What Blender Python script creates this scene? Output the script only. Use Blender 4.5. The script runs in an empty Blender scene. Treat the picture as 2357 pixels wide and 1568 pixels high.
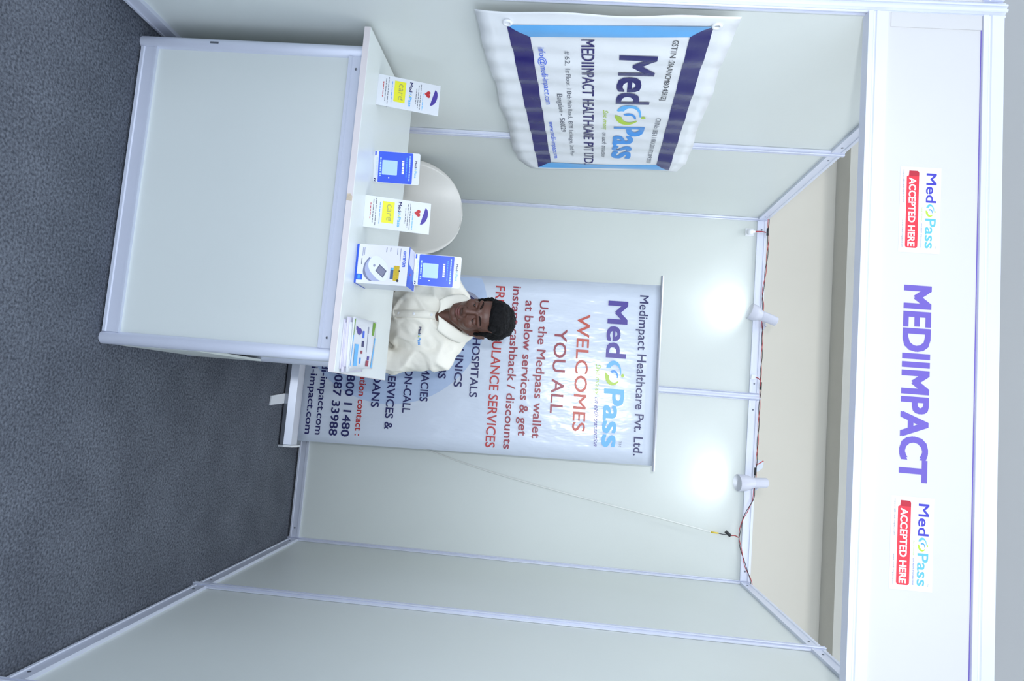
import bpy, bmesh, math, random
from mathutils import Vector, Matrix, noise
from mathutils.bvhtree import BVHTree

scene = bpy.context.scene
COL = scene.collection
PI = math.pi
random.seed(7)

# ------------------------------------------------------------------ camera (held in portrait, so the frame is rolled)
CAM = Vector((0.144695, -3.758544, 1.402597))
YAW, PITCH, ROLL, FPX = -0.0929222504, -0.068003723, 0.0760279856, 1563.48313
fwd = Vector((math.sin(YAW) * math.cos(PITCH), math.cos(YAW) * math.cos(PITCH), math.sin(PITCH)))
rt0 = Vector((math.cos(YAW), -math.sin(YAW), 0))
up0 = rt0.cross(fwd)
rt = rt0 * math.cos(ROLL) + up0 * math.sin(ROLL)
up = up0 * math.cos(ROLL) - rt0 * math.sin(ROLL)
cd = bpy.data.cameras.new('camera')
cd.sensor_fit = 'HORIZONTAL'
cd.sensor_width = 36.0
cd.lens = FPX / 2357.0 * 36.0
cd.clip_start = 0.05
cam = bpy.data.objects.new('camera', cd)
COL.objects.link(cam)
m3 = Matrix((up, -rt, -fwd)).transposed()
cam.matrix_world = Matrix.Translation(CAM) @ m3.to_4x4()
scene.camera = cam

# ------------------------------------------------------------------ world and hall light
world = bpy.data.worlds.new('hall_ambience')
scene.world = world
world.use_nodes = True
bg = world.node_tree.nodes['Background']
bg.inputs['Color'].default_value = (0.74, 0.85, 1.0, 1)
bg.inputs['Strength'].default_value = 2.15


def lamp_obj(name, kind, loc, target, energy, color, **kw):
    l = bpy.data.lights.new(name, kind)
    l.energy = energy
    l.color = color
    for k, v in kw.items():
        setattr(l, k, v)
    o = bpy.data.objects.new(name, l)
    o.location = loc
    d = Vector(target) - Vector(loc)
    o.rotation_euler = d.to_track_quat('-Z', 'Y').to_euler()
    COL.objects.link(o)
    return o


# ceiling luminaires of the hall, above and behind the photographer
for i, (x, y) in enumerate(((-2.6, -4.2), (0.6, -4.2), (3.4, -4.2), (-1.2, -7.5), (2.2, -7.5))):
    lamp_obj('hall_light', 'AREA', (x, y, 4.1), (x, y, 0), 8, (0.92, 0.96, 1.0), shape='RECTANGLE', size=1.2, size_y=0.6)
# and those over the row of stalls
for x in (-2.7, -0.9, 0.9, 2.7):
    lamp_obj('hall_light', 'AREA', (x, -0.9, 4.1), (x, -0.9, 0), 19, (0.93, 0.97, 1.0), shape='RECTANGLE', size=1.2, size_y=1.2)
# the camera's flash: left of and a little above the lens, head tilted upwards
lamp_obj('camera_flash', 'SPOT', (-0.005, -3.76, 1.512), (-0.05, -1.5, 2.45), 122, (0.93, 0.97, 1.0),
         spot_size=math.radians(112), spot_blend=1.0, shadow_soft_size=0.03)

scene.view_settings.view_transform = 'Standard'
scene.view_settings.look = 'None'
scene.view_settings.gamma = 1.0
scene.view_settings.use_curve_mapping = False
scene.view_settings.exposure = 0.06


# ------------------------------------------------------------------ materials
def lin(c):
    out = []
    for v in c:
        v = v / 255.0
        out.append(v / 12.92 if v <= 0.04045 else ((v + 0.055) / 1.055) ** 2.4)
    return (*out, 1.0)


def mat(name, rgb, rough=0.5, metal=0.0, spec=0.5, var=0.04, scale=6.0, bump=0.0, bscale=60.0, coat=0.0, detail=3.0, stretch=None):
    m = bpy.data.materials.new(name)
    m.use_nodes = True
    nt = m.node_tree
    b = nt.nodes['Principled BSDF']
    b.inputs['Roughness'].default_value = rough
    b.inputs['Metallic'].default_value = metal
    b.inputs['Specular IOR Level'].default_value = spec
    b.inputs['Coat Weight'].default_value = coat
    b.inputs['Coat Roughness'].default_value = 0.12
    c = lin(rgb)
    tc = nt.nodes.new('ShaderNodeTexCoord')
    n = nt.nodes.new('ShaderNodeTexNoise')
    n.inputs['Scale'].default_value = scale
    n.inputs['Detail'].default_value = detail
    nt.links.new(tc.outputs['Object'], n.inputs['Vector'])
    r = nt.nodes.new('ShaderNodeValToRGB')
    r.color_ramp.elements[0].position = 0.3
    r.color_ramp.elements[1].position = 0.7
    r.color_ramp.elements[0].color = (*[max(0, v * (1 - var)) for v in c[:3]], 1)
    r.color_ramp.elements[1].color = (*[min(1, v * (1 + var)) for v in c[:3]], 1)
    nt.links.new(n.outputs['Fac'], r.inputs['Fac'])
    nt.links.new(r.outputs['Color'], b.inputs['Base Color'])
    if bump > 0:
        n2 = nt.nodes.new('ShaderNodeTexNoise')
        n2.inputs['Scale'].default_value = bscale
        n2.inputs['Detail'].default_value = 3.0
        if stretch:
            mp = nt.nodes.new('ShaderNodeMapping')
            mp.inputs['Scale'].default_value = stretch
            nt.links.new(tc.outputs['Object'], mp.inputs['Vector'])
            nt.links.new(mp.outputs['Vector'], n2.inputs['Vector'])
        else:
            nt.links.new(tc.outputs['Object'], n2.inputs['Vector'])
        bp = nt.nodes.new('ShaderNodeBump')
        bp.inputs['Strength'].default_value = 1.0
        bp.inputs['Distance'].default_value = bump
        nt.links.new(n2.outputs['Fac'], bp.inputs['Height'])
        nt.links.new(bp.outputs['Normal'], b.inputs['Normal'])
    return m


def emission(name, rgb, strength):
    m = bpy.data.materials.new(name)
    m.use_nodes = True
    b = m.node_tree.nodes['Principled BSDF']
    b.inputs['Base Color'].default_value = lin(rgb)
    b.inputs['Emission Color'].default_value = lin(rgb)
    b.inputs['Emission Strength'].default_value = strength
    return m


M = {}
M['panel'] = mat('laminate_panel', (217, 222, 218), 0.42, var=0.015, scale=2.0, bump=0.0003, bscale=40)
M['alu'] = mat('anodised_aluminium', (222, 226, 240), 0.38, metal=0.25, var=0.02)
M['fascia'] = mat('fascia_board', (204, 203, 203), 0.45, var=0.006)
M['cream'] = mat('cream_paint', (214, 208, 194), 0.7, var=0.02, scale=1.2)
M['beam'] = mat('beam_paint', (200, 197, 186), 0.7, var=0.02)
M['ceil'] = mat('ceiling_paint', (240, 241, 243), 0.8, var=0.02, scale=0.8)
M['counter_top'] = mat('white_laminate', (226, 232, 230), 0.28, var=0.01)
M['edge'] = mat('edge_band', (230, 222, 222), 0.5, var=0.03)
M['chip'] = mat('chipped_board', (214, 198, 176), 0.7, var=0.15, scale=120)
M['white'] = mat('white_plastic', (234, 236, 240), 0.35, var=0.01)
M['chair'] = mat('chair_plastic', (226, 224, 218), 0.32, var=0.01)
M['chrome'] = mat('chrome', (200, 202, 206), 0.2, metal=1.0, var=0.02)
M['steel'] = mat('brushed_steel', (168, 172, 182), 0.32, metal=0.7, var=0.04)
M['dark'] = mat('dark_grey', (50, 52, 58), 0.5)
M['screw'] = mat('screw_metal', (120, 124, 134), 0.35, metal=0.8)
M['flex'] = mat('white_flex', (232, 235, 238), 0.3, var=0.02, scale=9, bump=0.0025, bscale=14)
M['flex_navy'] = mat('print_flex_navy', (34, 28, 102), 0.25, bump=0.0025, bscale=14)
M['flex_sky'] = mat('print_flex_sky', (98, 172, 230), 0.3, bump=0.0025, bscale=14)
M['roll'] = mat('rollup_vinyl', (218, 226, 240), 0.2, var=0.02, scale=2.5, bump=0.0065, bscale=6, stretch=(2.0, 1, 0.8))
M['roll_pale'] = mat('rollup_pale', (188, 206, 236), 0.2, var=0.02, scale=2.5, bump=0.0065, bscale=6, stretch=(2.0, 1, 0.8))
M['navy'] = mat('print_navy', (30, 32, 96), 0.35)
M['purple'] = mat('print_purple', (70, 52, 150), 0.35)
M['fpurple'] = mat('print_violet', (104, 88, 176), 0.4)
M['mpurple'] = mat('print_indigo', (64, 60, 178), 0.4)
M['red'] = mat('print_red', (188, 40, 44), 0.35)
M['orange'] = mat('print_vermilion', (196, 70, 50), 0.35)
M['maroon'] = mat('print_maroon', (150, 36, 58), 0.35)
M['stickred'] = mat('sticker_red', (226, 52, 66), 0.4)
M['stickdark'] = mat('sticker_crimson', (176, 38, 54), 0.4)
M['sky'] = mat('print_sky', (96, 180, 240), 0.35)
M['sky2'] = mat('print_azure', (70, 150, 226), 0.35)
M['blue'] = mat('print_blue', (48, 96, 220), 0.35)
M['green'] = mat('print_lime', (176, 208, 60), 0.35)
M['leaf'] = mat('print_green', (112, 160, 50), 0.35)
M['grey'] = mat('print_grey', (96, 100, 112), 0.4)
M['pgrey'] = mat('print_pale_grey', (150, 154, 176), 0.4)
M['yellow'] = mat('print_yellow', (232, 228, 40), 0.4)
M['olive'] = mat('print_olive', (168, 168, 92), 0.4)
M['card'] = mat('white_card', (220, 223, 228), 0.4, var=0.01)
M['qrblue'] = mat('stand_blue', (46, 84, 214), 0.25, var=0.01)
M['qrpale'] = mat('stand_pale_blue', (176, 208, 242), 0.3)
M['white_print'] = mat('print_white', (240, 242, 248), 0.4)
M['lav'] = mat('carton_lavender', (222, 222, 240), 0.35, var=0.01)
M['side'] = mat('carton_side', (208, 212, 218), 0.4)
M['cblue'] = mat('carton_blue', (44, 88, 206), 0.35)
M['shade'] = mat('print_slate', (118, 122, 150), 0.4)
M['lcd'] = mat('print_lcd', (128, 130, 152), 0.4)
M['lcd_dark'] = mat('print_lcd_rim', (92, 94, 116), 0.4)
M['mon'] = mat('print_monitor_white', (226, 230, 242), 0.35)
M['monside'] = mat('print_monitor_side', (168, 174, 204), 0.35)
M['suit'] = mat('print_suitcase_yellow', (196, 168, 40), 0.4, var=0.12, scale=200)
M['suit2'] = mat('print_suitcase_slate', (70, 96, 140), 0.4)
M['paper_lav'] = mat('paper_lavender', (216, 212, 228), 0.5)
M['skin'] = mat('skin', (92, 60, 49), 0.45, var=0.12, scale=22, bump=0.0004, bscale=300)
M['stubble'] = mat('stubble', (70, 48, 40), 0.6)
M['brow'] = mat('eyebrow', (40, 29, 26), 0.8, spec=0.1)
M['lip'] = mat('lip', (104, 62, 58), 0.45)
M['hair'] = mat('black_hair', (9, 9, 12), 0.7, spec=0.18, var=0.4, scale=90, bump=0.004, bscale=120)
M['shirt'] = mat('cream_shirt_cotton', (240, 236, 224), 0.85, spec=0.2, var=0.02, scale=10, bump=0.004, bscale=18)
M['trouser'] = mat('charcoal_trouser', (48, 50, 58), 0.85, spec=0.2, var=0.08)
M['shoe'] = mat('black_leather', (26, 26, 28), 0.4)
M['eye'] = mat('eye_white', (196, 188, 180), 0.25)
M['iris'] = mat('iris', (30, 20, 16), 0.2)
M['wire_red'] = mat('red_wire', (176, 60, 66), 0.45)
M['wire_black'] = mat('black_wire', (34, 36, 40), 0.45)
M['cord'] = mat('white_cord', (226, 228, 224), 0.45)
M['wire_yellow'] = mat('yellow_sleeve', (226, 196, 60), 0.45)
M['led'] = emission('led_face', (255, 255, 255), 25.0)
M['lamp'] = mat('lamp_plastic', (190, 192, 204), 0.4, var=0.01)
M['clear'] = mat('frosted_clip', (204, 212, 220), 0.25)

# carpet: fine pile flecks over soft mottling
cm = bpy.data.materials.new('grey_carpet')
cm.use_nodes = True
nt = cm.node_tree
b = nt.nodes['Principled BSDF']
b.inputs['Roughness'].default_value = 0.95
b.inputs['Specular IOR Level'].default_value = 0.1
tc = nt.nodes.new('ShaderNodeTexCoord')
n1 = nt.nodes.new('ShaderNodeTexNoise')
n1.inputs['Scale'].default_value = 130
n1.inputs['Detail'].default_value = 5
n2 = nt.nodes.new('ShaderNodeTexNoise')
n2.inputs['Scale'].default_value = 5
n2.inputs['Detail'].default_value = 4
for n in (n1, n2):
    nt.links.new(tc.outputs['Object'], n.inputs['Vector'])
ra = nt.nodes.new('ShaderNodeValToRGB')
ra.color_ramp.elements[0].position = 0.32
ra.color_ramp.elements[1].position = 0.72
ra.color_ramp.elements[0].color = lin((72, 76, 84))
ra.color_ramp.elements[1].color = lin((122, 127, 137))
rb = nt.nodes.new('ShaderNodeValToRGB')
rb.color_ramp.elements[0].position = 0.35
rb.color_ramp.elements[1].position = 0.7
rb.color_ramp.elements[0].color = (0.86, 0.86, 0.87, 1)
rb.color_ramp.elements[1].color = (1.1, 1.1, 1.1, 1)
mx = nt.nodes.new('ShaderNodeMixRGB')
mx.blend_type = 'MULTIPLY'
mx.inputs[0].default_value = 1.0
nt.links.new(n1.outputs['Fac'], ra.inputs['Fac'])
nt.links.new(n2.outputs['Fac'], rb.inputs['Fac'])
nt.links.new(ra.outputs['Color'], mx.inputs[1])
nt.links.new(rb.outputs['Color'], mx.inputs[2])
nt.links.new(mx.outputs['Color'], b.inputs['Base Color'])
bp = nt.nodes.new('ShaderNodeBump')
bp.inputs['Distance'].default_value = 0.004
nt.links.new(n1.outputs['Fac'], bp.inputs['Height'])
nt.links.new(bp.outputs['Normal'], b.inputs['Normal'])
M['carpet'] = cm


# ------------------------------------------------------------------ object helpers (all shapes are given in world space)
def tag(o, label=None, cat=None, group=None, kind=None):
    if label: o['label'] = label
    if cat: o['category'] = cat
    if group: o['group'] = group
    if kind: o['kind'] = kind
    return o


def thing(name, loc, label=None, cat=None, group=None, kind=None):
    o = bpy.data.objects.new(name, None)
    o.empty_display_size = 0.05
    o.location = loc
    COL.objects.link(o)
    return tag(o, label, cat, group, kind)


def root_loc(p):
    while p.parent is not None:
        p = p.parent
    return Vector(p.location)


class MB:
    def __init__(self):
        self.v, self.f = [], []

    def add(self, vs, fs):
        o = len(self.v)
        self.v += [Vector(p) for p in vs]
        self.f += [tuple(i + o for i in f) for f in fs]
        return self

    def box(self, lo, hi):
        (a, b, c), (d, e, f) = lo, hi
        vs = [(a, b, c), (d, b, c), (d, e, c), (a, e, c), (a, b, f), (d, b, f), (d, e, f), (a, e, f)]
        return self.add(vs, [(0, 3, 2, 1), (4, 5, 6, 7), (0, 1, 5, 4), (1, 2, 6, 5), (2, 3, 7, 6), (3, 0, 4, 7)])

    def prism(self, prof, to3, h0, h1):
        """closed 2D profile extruded; to3(a, b, h) gives the point"""
        n = len(prof)
        vs = [to3(a, b, h0) for a, b in prof] + [to3(a, b, h1) for a, b in prof]
        fs = [(i, (i + 1) % n, n + (i + 1) % n, n + i) for i in range(n)]
        fs += [tuple(range(n - 1, -1, -1)), tuple(range(n, 2 * n))]
        return self.add(vs, fs)

    def tube(self, pts, rad, seg=8, cap=True):
        pts = [Vector(p) for p in pts]
        n = len(pts)
        rads = rad if isinstance(rad, (list, tuple)) else [rad] * n
        vs, fs = [], []
        ref = None
        for i, p in enumerate(pts):
            d = (pts[min(i + 1, n - 1)] - pts[max(i - 1, 0)]).normalized()
            if ref is None:
                ref = Vector((0, 0, 1)) if abs(d.z) < 0.9 else Vector((1, 0, 0))
            a = (ref - d * ref.dot(d)).normalized()
            ref = a
            c = d.cross(a)
            for k in range(seg):
                t = 2 * PI * k / seg
                vs.append(p + (a * math.cos(t) + c * math.sin(t)) * rads[i])
        for i in range(n - 1):
            for k in range(seg):
                k2 = (k + 1) % seg
                fs.append((i * seg + k, i * seg + k2, (i + 1) * seg + k2, (i + 1) * seg + k))
        if cap:
            fs.append(tuple(range(seg - 1, -1, -1)))
            fs.append(tuple((n - 1) * seg + k for k in range(seg)))
        return self.add(vs, fs)

    def ellipsoid(self, c, r, R=None, su=20, sv=14):
        c = Vector(c)
        vs, fs = [], []
        for j in range(sv + 1):
            ph = PI * j / sv
            for i in range(su):
                th = 2 * PI * i / su
                p = Vector((r[0] * math.sin(ph) * math.cos(th), r[1] * math.sin(ph) * math.sin(th), r[2] * math.cos(ph)))
                if R is not None:
                    p = R @ p
                vs.append(c + p)
        for j in range(sv):
            for i in range(su):
                i2 = (i + 1) % su
                q = (j * su + i, (j + 1) * su + i, (j + 1) * su + i2, j * su + i2)
                if j == 0: q = (q[0], q[1], q[2])
                elif j == sv - 1: q = (q[0], q[1], q[3])
                fs.append(q)
        return self.add(vs, fs)

    def capsule(self, p0, r0, p1, r1, seg=14):
        """tapered rounded limb"""
        p0, p1 = Vector(p0), Vector(p1)
        d = (p1 - p0).normalized()
        pts, rr = [], []
        for k in range(5):
            t = PI / 2 * (1 - k / 4)
            pts.append(p0 - d * r0 * math.sin(t)); rr.append(max(r0 * math.cos(t), 1e-4))
        for k in range(5):
            t = PI / 2 * k / 4
            pts.append(p1 + d * r1 * math.sin(t)); rr.append(max(r1 * math.cos(t), 1e-4))
        return self.tube(pts, rr, seg)

    def lathe(self, prof, c, axis, seg=24):
        """prof: (radius, distance along axis)"""
        c = Vector(c); d = Vector(axis).normalized()
        return self.tube([c + d * h for r, h in prof], [max(r, 1e-4) for r, h in prof], seg)

    def grid(self, nu, nv, fn):
        vs = [fn(i / nu, j / nv) for j in range(nv + 1) for i in range(nu + 1)]
        w = nu + 1
        fs = [(j * w + i, j * w + i + 1, (j + 1) * w + i + 1, (j + 1) * w + i) for j in range(nv) for i in range(nu)]
        return self.add(vs, fs)

    def build(self, name, material, parent=None, smooth=False, base=None):
        if parent is not None:
            off = root_loc(parent)
        else:
            off = Vector(base) if base is not None else Vector((0, 0, 0))
        me = bpy.data.meshes.new(name)
        me.from_pydata([tuple(p - off) for p in self.v], [], self.f)
        me.update()
        bm = bmesh.new(); bm.from_mesh(me)
        bmesh.ops.remove_doubles(bm, verts=bm.verts, dist=1e-6)
        bm.to_mesh(me); bm.free()
        me.materials.append(M[material] if isinstance(material, str) else material)
        if smooth:
            for p in me.polygons: p.use_smooth = True
        o = bpy.data.objects.new(name, me)
        COL.objects.link(o)
        if parent is not None:
            o.parent = parent
        else:
            o.location = off
        return o


def bevel(o, w, seg=2):
    md = o.modifiers.new('bevel', 'BEVEL')
    md.width = w; md.segments = seg; md.limit_method = 'ANGLE'; md.angle_limit = math.radians(40)
    return o


def solid(o, t, offset=0.0):
    md = o.modifiers.new('solidify', 'SOLIDIFY')
    md.thickness = t; md.offset = offset
    return o


def copy_tree(o, parent=None):
    c = o.copy()
    COL.objects.link(c)
    c.parent = parent
    for ch in list(o.children):
        copy_tree(ch, c)
    return c


class Frame:
    def __init__(self, o, u, v):
        self.o, self.u, self.v = Vector(o), Vector(u).normalized(), Vector(v).normalized()
        self.n = self.u.cross(self.v)

    def __call__(self, u, v, h=0.0):
        return self.o + self.u * u + self.v * v + self.n * h


# ------------------------------------------------------------------ lettering
_gl = {}


def glyphs(body, bold=0.0, shear=0.0):
    key = (body, bold, shear)
    if key in _gl: return _gl[key]
    c = bpy.data.curves.new('t', 'FONT')
    extra = bold
    c.body = body; c.size = 1.0; c.shear = shear;  c.resolution_u = 3
    o = bpy.data.objects.new('t', c)
    COL.objects.link(o)
    bpy.context.view_layer.update()
    me = bpy.data.meshes.new_from_object(o.evaluated_get(bpy.context.evaluated_depsgraph_get()))
    vs = [(v.co.x, v.co.y, 0.0) for v in me.vertices]
    fs = [tuple(p.vertices) for p in me.polygons]
    if extra > 0:
        n = len(vs)
        shifts = [(-extra, -extra * 0.8), (extra, -extra * 0.8), (extra, extra * 0.8), (-extra, extra * 0.8)]
        fs = [tuple(i + k * n for i in f) for k in range(4) for f in fs]
        vs = [(x + a, y + b, 0.00007 * k) for k, (a, b) in enumerate(shifts) for x, y, _ in vs]
    bpy.data.objects.remove(o); bpy.data.curves.remove(c); bpy.data.meshes.remove(me)
    x0 = min(v[0] for v in vs); x1 = max(v[0] for v in vs)
    _gl[key] = ([((x - x0) / (x1 - x0), y / 0.729, z) for x, y, z in vs], fs)
    return _gl[key]


def cut_grid(vs, fs, nx):
    """slice a flat glyph mesh into vertical strips so that it can follow a waving sheet"""
    bm = bmesh.new()
    bv = [bm.verts.new((x, y, z)) for x, y, z in vs]
    for f in fs:
        try: bm.faces.new([bv[i] for i in f])
        except ValueError: pass
    for i in range(1, nx):
        g = bm.verts[:] + bm.edges[:] + bm.faces[:]
        bmesh.ops.bisect_plane(bm, geom=g, plane_co=(i / nx, 0, 0), plane_no=(1, 0, 0), dist=1e-6)
    bm.verts.index_update()
    r = ([(v.co.x, v.co.y, v.co.z) for v in bm.verts], [tuple(v.index for v in f.verts) for f in bm.faces])
    bm.free()
    return r


def text(body, P, u0, v0, u1, v1, cap, material, parent, bold=0.012, shear=0.0, h=0.0008, cuts=0, name='lettering', label=None):
    vs, fs = glyphs(body, bold, shear)
    if cuts: vs, fs = cut_grid(vs, fs, cuts)
    mb = MB()
    mb.add([P(u0 + (u1 - u0) * x, v0 + (v1 - v0) * x + cap * y, h + z) for x, y, z in vs], fs)
    o = mb.build(name, material, parent)
    if label: o['label'] = label
    return o


def poly(pts, P, material, parent, name, h=0.0006, label=None):
    o = MB().add([P(u, v, h) for u, v in pts], [tuple(range(len(pts)))]).build(name, material, parent)
    if label: o['label'] = label
    return o


def rect(u0, v0, u1, v1):
    return [(u0, v0), (u1, v0), (u1, v1), (u0, v1)]


def rrect(u0, v0, u1, v1, r, n=5):
    pts = []
    for cx, cy, a in ((u1 - r, v0 + r, -PI / 2), (u1 - r, v1 - r, 0), (u0 + r, v1 - r, PI / 2), (u0 + r, v0 + r, PI)):
        for k in range(n + 1):
            t = a + PI / 2 * k / n
            pts.append((cx + r * math.cos(t), cy + r * math.sin(t)))
    return pts


def disc(cu, cv, ru, rv=None, n=28):
    rv = rv or ru
    return [(cu + ru * math.cos(2 * PI * k / n), cv + rv * math.sin(2 * PI * k / n)) for k in range(n)]


def crescent(P, cu, cv, ru, rv, a0, a1, th0, th1, material, parent, h):
    n = 16
    mb = MB()
    vs = []
    for k in range(n + 1):
        t = k / n
        a = math.radians(a0 + (a1 - a0) * t)
        th = th0 + (th1 - th0) * t
        th *= min(1.0, 6 * t + 0.25)
        vs.append(P(cu + ru * math.cos(a), cv + rv * math.sin(a), h))
        vs.append(P(cu + ru * (1 - th) * math.cos(a), cv + rv * (1 - th) * math.sin(a), h))
    mb.add(vs, [(2 * k, 2 * k + 1, 2 * k + 3, 2 * k + 2) for k in range(n)])
    return mb.build('emblem_swoosh', material, parent)


def emblem(P, u0, v0, w, hgt, parent, h=0.0008, cols=('sky', 'green', 'sky2')):
    cu, cv = u0 + w / 2, v0 + hgt / 2
    crescent(P, cu - w * 0.04, cv, w * 0.46, hgt * 0.5, 248, 80, 0.55, 0.10, cols[0], parent, h)
    crescent(P, cu + w * 0.06, cv - hgt * 0.02, w * 0.44, hgt * 0.5, 262, 415, 0.60, 0.12, cols[1], parent, h)
    crescent(P, cu + w * 0.12, cv + hgt * 0.02, w * 0.24, hgt * 0.30, 225, 70, 0.5, 0.25, cols[2], parent, h)
    poly(disc(cu + w * 0.08, v0 + hgt * 1.10, w * 0.075, hgt * 0.09, 14), P, cols[1], parent, 'emblem_dot', h)


def logo(P, u0, v0, u1, v1, cap, parent, med='purple', pas='sky', h=0.0008, bold=0.02, cuts=0):
    L = lambda t: (u0 + (u1 - u0) * t, v0 + (v1 - v0) * t)
    a, b_ = L(0), L(0.393)
    text('Med', P, *a, *b_, cap, med, parent, bold, h=h, cuts=cuts)
    e0, e1 = L(0.412), L(0.582)
    emblem(P, e0[0], e0[1], e1[0] - e0[0], cap * 0.78, parent, h)
    a, b_ = L(0.605), L(1.0)
    text('Pass', P, *a, *b_, cap, pas, parent, bold, h=h, cuts=cuts)


# ================================================================== SETTING
def quad_obj(name, pts, m, label=None, cat=None):
    o = MB().add(pts, [(0, 1, 2, 3)]).build(name, m)
    return o


fl = MB().box((-7, -9, -0.05), (7, 1.6, 0.0)).build('floor', 'carpet')
tag(fl, 'dark blue grey speckled carpet floor', 'floor', kind='structure')
cl = MB().box((-7, -9, 4.2), (7, 1.6, 4.25)).build('ceiling', 'ceil')
tag(cl, 'plain grey ceiling of the hall above the stall', 'ceiling', kind='structure')
hw = MB().box((-7, 1.5, 0), (7, 1.6, 4.2)).build('wall_hall', 'cream')
tag(hw, 'cream painted hall wall showing above the stall partitions', 'wall', kind='structure')
tr = MB().box((-7, 1.25, 3.45), (7, 1.499, 4.199)).build('trim_1', 'beam')
tag(tr, 'grey beam running along the top of the cream hall wall', 'beam', kind='structure')

PW = 0.99


def octo(r=0.0205, slot=0.0042, dep=0.006):
    """system upright: octagon with a slot down every face"""
    pts = []
    R = r / math.cos(PI / 8)
    for k in range(8):
        a0 = PI / 8 + k * PI / 4
        c0 = Vector((R * math.cos(a0), R * math.sin(a0)))
        a1 = a0 + PI / 4
        c1 = Vector((R * math.cos(a1), R * math.sin(a1)))
        mid = (c0 + c1) / 2
        t = (c1 - c0).normalized()
        nn = mid.normalized()
        pts += [c0, mid - t * slot, mid - t * slot - nn * dep, mid + t * slot - nn * dep, mid + t * slot]
    return [(p.x, p.y) for p in pts]


def post(parent, x, y, z0, z1):
    return MB().prism(octo(), lambda a, b_, h: (x + a, y + b_, h), z0, z1).build('post', 'alu', parent)


def rail(parent, a, b_, z0, z1, name):
    """aluminium beam from a to b (2D), flat web with lips and a shallow groove, alike on both sides"""
    a, b_ = Vector((*a, 0)), Vector((*b_, 0))
    d = (b_ - a).normalized()
    s = Vector((-d.y, d.x, 0))
    H = z1 - z0
    half = [(0.016, 0), (0.016, H * 0.16), (0.0125, H * 0.19), (0.0125, H * 0.72), (0.016, H * 0.76), (0.016, H)]
    prof = half + [(-x, z) for x, z in reversed(half)]
    L = (b_ - a).length
    return MB().prism(prof, lambda p, z, h: a + d * h + s * p + Vector((0, 0, z0 + z)), 0.02, L - 0.02).build(name, 'alu', parent)


def screw(parent, p, n, r=0.005):
    n = Vector(n)
    return MB().lathe([(r, 0), (r, 0.0015), (r * 0.5, 0.0022)], p, n, 10).build('screw', 'screw', parent)


def wall(name, pts, posts, label):
    w = thing(name, (pts[0][0], pts[0][1], 0), label, 'partition', kind='structure')
    for a, b_ in zip(pts[:-1], pts[1:]):
        A, B = Vector((*a, 0)), Vector((*b_, 0))
        d = (B - A).normalized(); s = Vector((-d.y, d.x, 0))
        mb = MB()
        c = [A + d * 0.014 - s * 0.003, B - d * 0.014 - s * 0.003, B - d * 0.014 + s * 0.003, A + d * 0.014 + s * 0.003]
        vs = [p + Vector((0, 0, 0.04)) for p in c] + [p + Vector((0, 0, 2.465)) for p in c]
        mb.add(vs, [(0, 3, 2, 1), (4, 5, 6, 7), (0, 1, 5, 4), (1, 2, 6, 5), (2, 3, 7, 6), (3, 0, 4, 7)])
        mb.build('wall_panel', 'panel', w)
        rail(w, a, b_, 2.448, 2.5, 'top_rail')
        rail(w, a, b_, 0.012, 0.064, 'bottom_rail')
        for z in (2.472, 0.036):
            for q in (A + d * 0.07, B - d * 0.07):
                for sg in (1, -1):
                    screw(w, q + s * sg * 0.0122 + Vector((0, 0, z)), s * sg)
    for x, y in posts:
        post(w, x, y, 0.0, 2.508)
    return w


wall('wall_back', [(-PW, 0), (0, 0), (PW, 0)], [(-PW, 0), (0, 0), (PW, 0)], 'white two-panel back partition of the stall with aluminium posts')
wall('wall_left', [(-PW, -2 * PW), (-PW, -PW), (-PW, 0)], [(-PW, -PW), (-PW, -2 * PW)], 'white partition on the side with the hung banner')
wall('wall_right', [(PW, 0), (PW, -PW), (PW, -2 * PW)], [(PW, -PW), (PW, -2 * PW)], 'bare white partition on the side away from the counter')

# ================================================================== FASCIA SIGN
FY = -2 * PW
fs_ = thing('fascia_sign', (0, FY, 2.16), 'white header fascia reading MEDIIMPACT across the front of the stall', 'fascia')


def frail(parent, x0, x1, z0, z1, name):
    H = z1 - z0
    half = [(0.018, 0), (0.018, H * 0.24), (0.015, H * 0.30), (0.015, H * 0.36), (0.018, H * 0.42), (0.018, H)]
    prof = half + [(-a, z) for a, z in reversed(half)]
    return MB().prism(prof, lambda p, z, h: (h, FY + p, z0 + z), x0, x1).build(name, 'alu', parent)


frail(fs_, -PW + 0.021, PW - 0.021, 2.156, 2.206, 'bottom_rail')
frail(fs_, -PW + 0.021, PW - 0.021, 2.448, 2.5, 'top_rail')
MB().box((-PW + 0.02, FY - 0.010, 2.20), (PW - 0.02, FY + 0.004, 2.452)).build('board', 'fascia', fs_)
MB().box((-0.93, FY - 0.0112, 2.4450), (PW - 0.02, FY - 0.0095, 2.4470)).build('violet_edge_line', 'fpurple', fs_)
MB().box((-PW + 0.02, FY - 0.0125, 2.216), (-0.93, FY - 0.010, 2.446)).build('end_strip', 'fascia', fs_)
FP = Frame((0, FY - 0.0102, 0), (1, 0, 0), (0, 0, 1))
text('MEDIIMPACT', FP, -0.239, 2.272, 0.256, 2.272, 0.067, 'fpurple', fs_, bold=0.035, label='large violet capitals')


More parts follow.
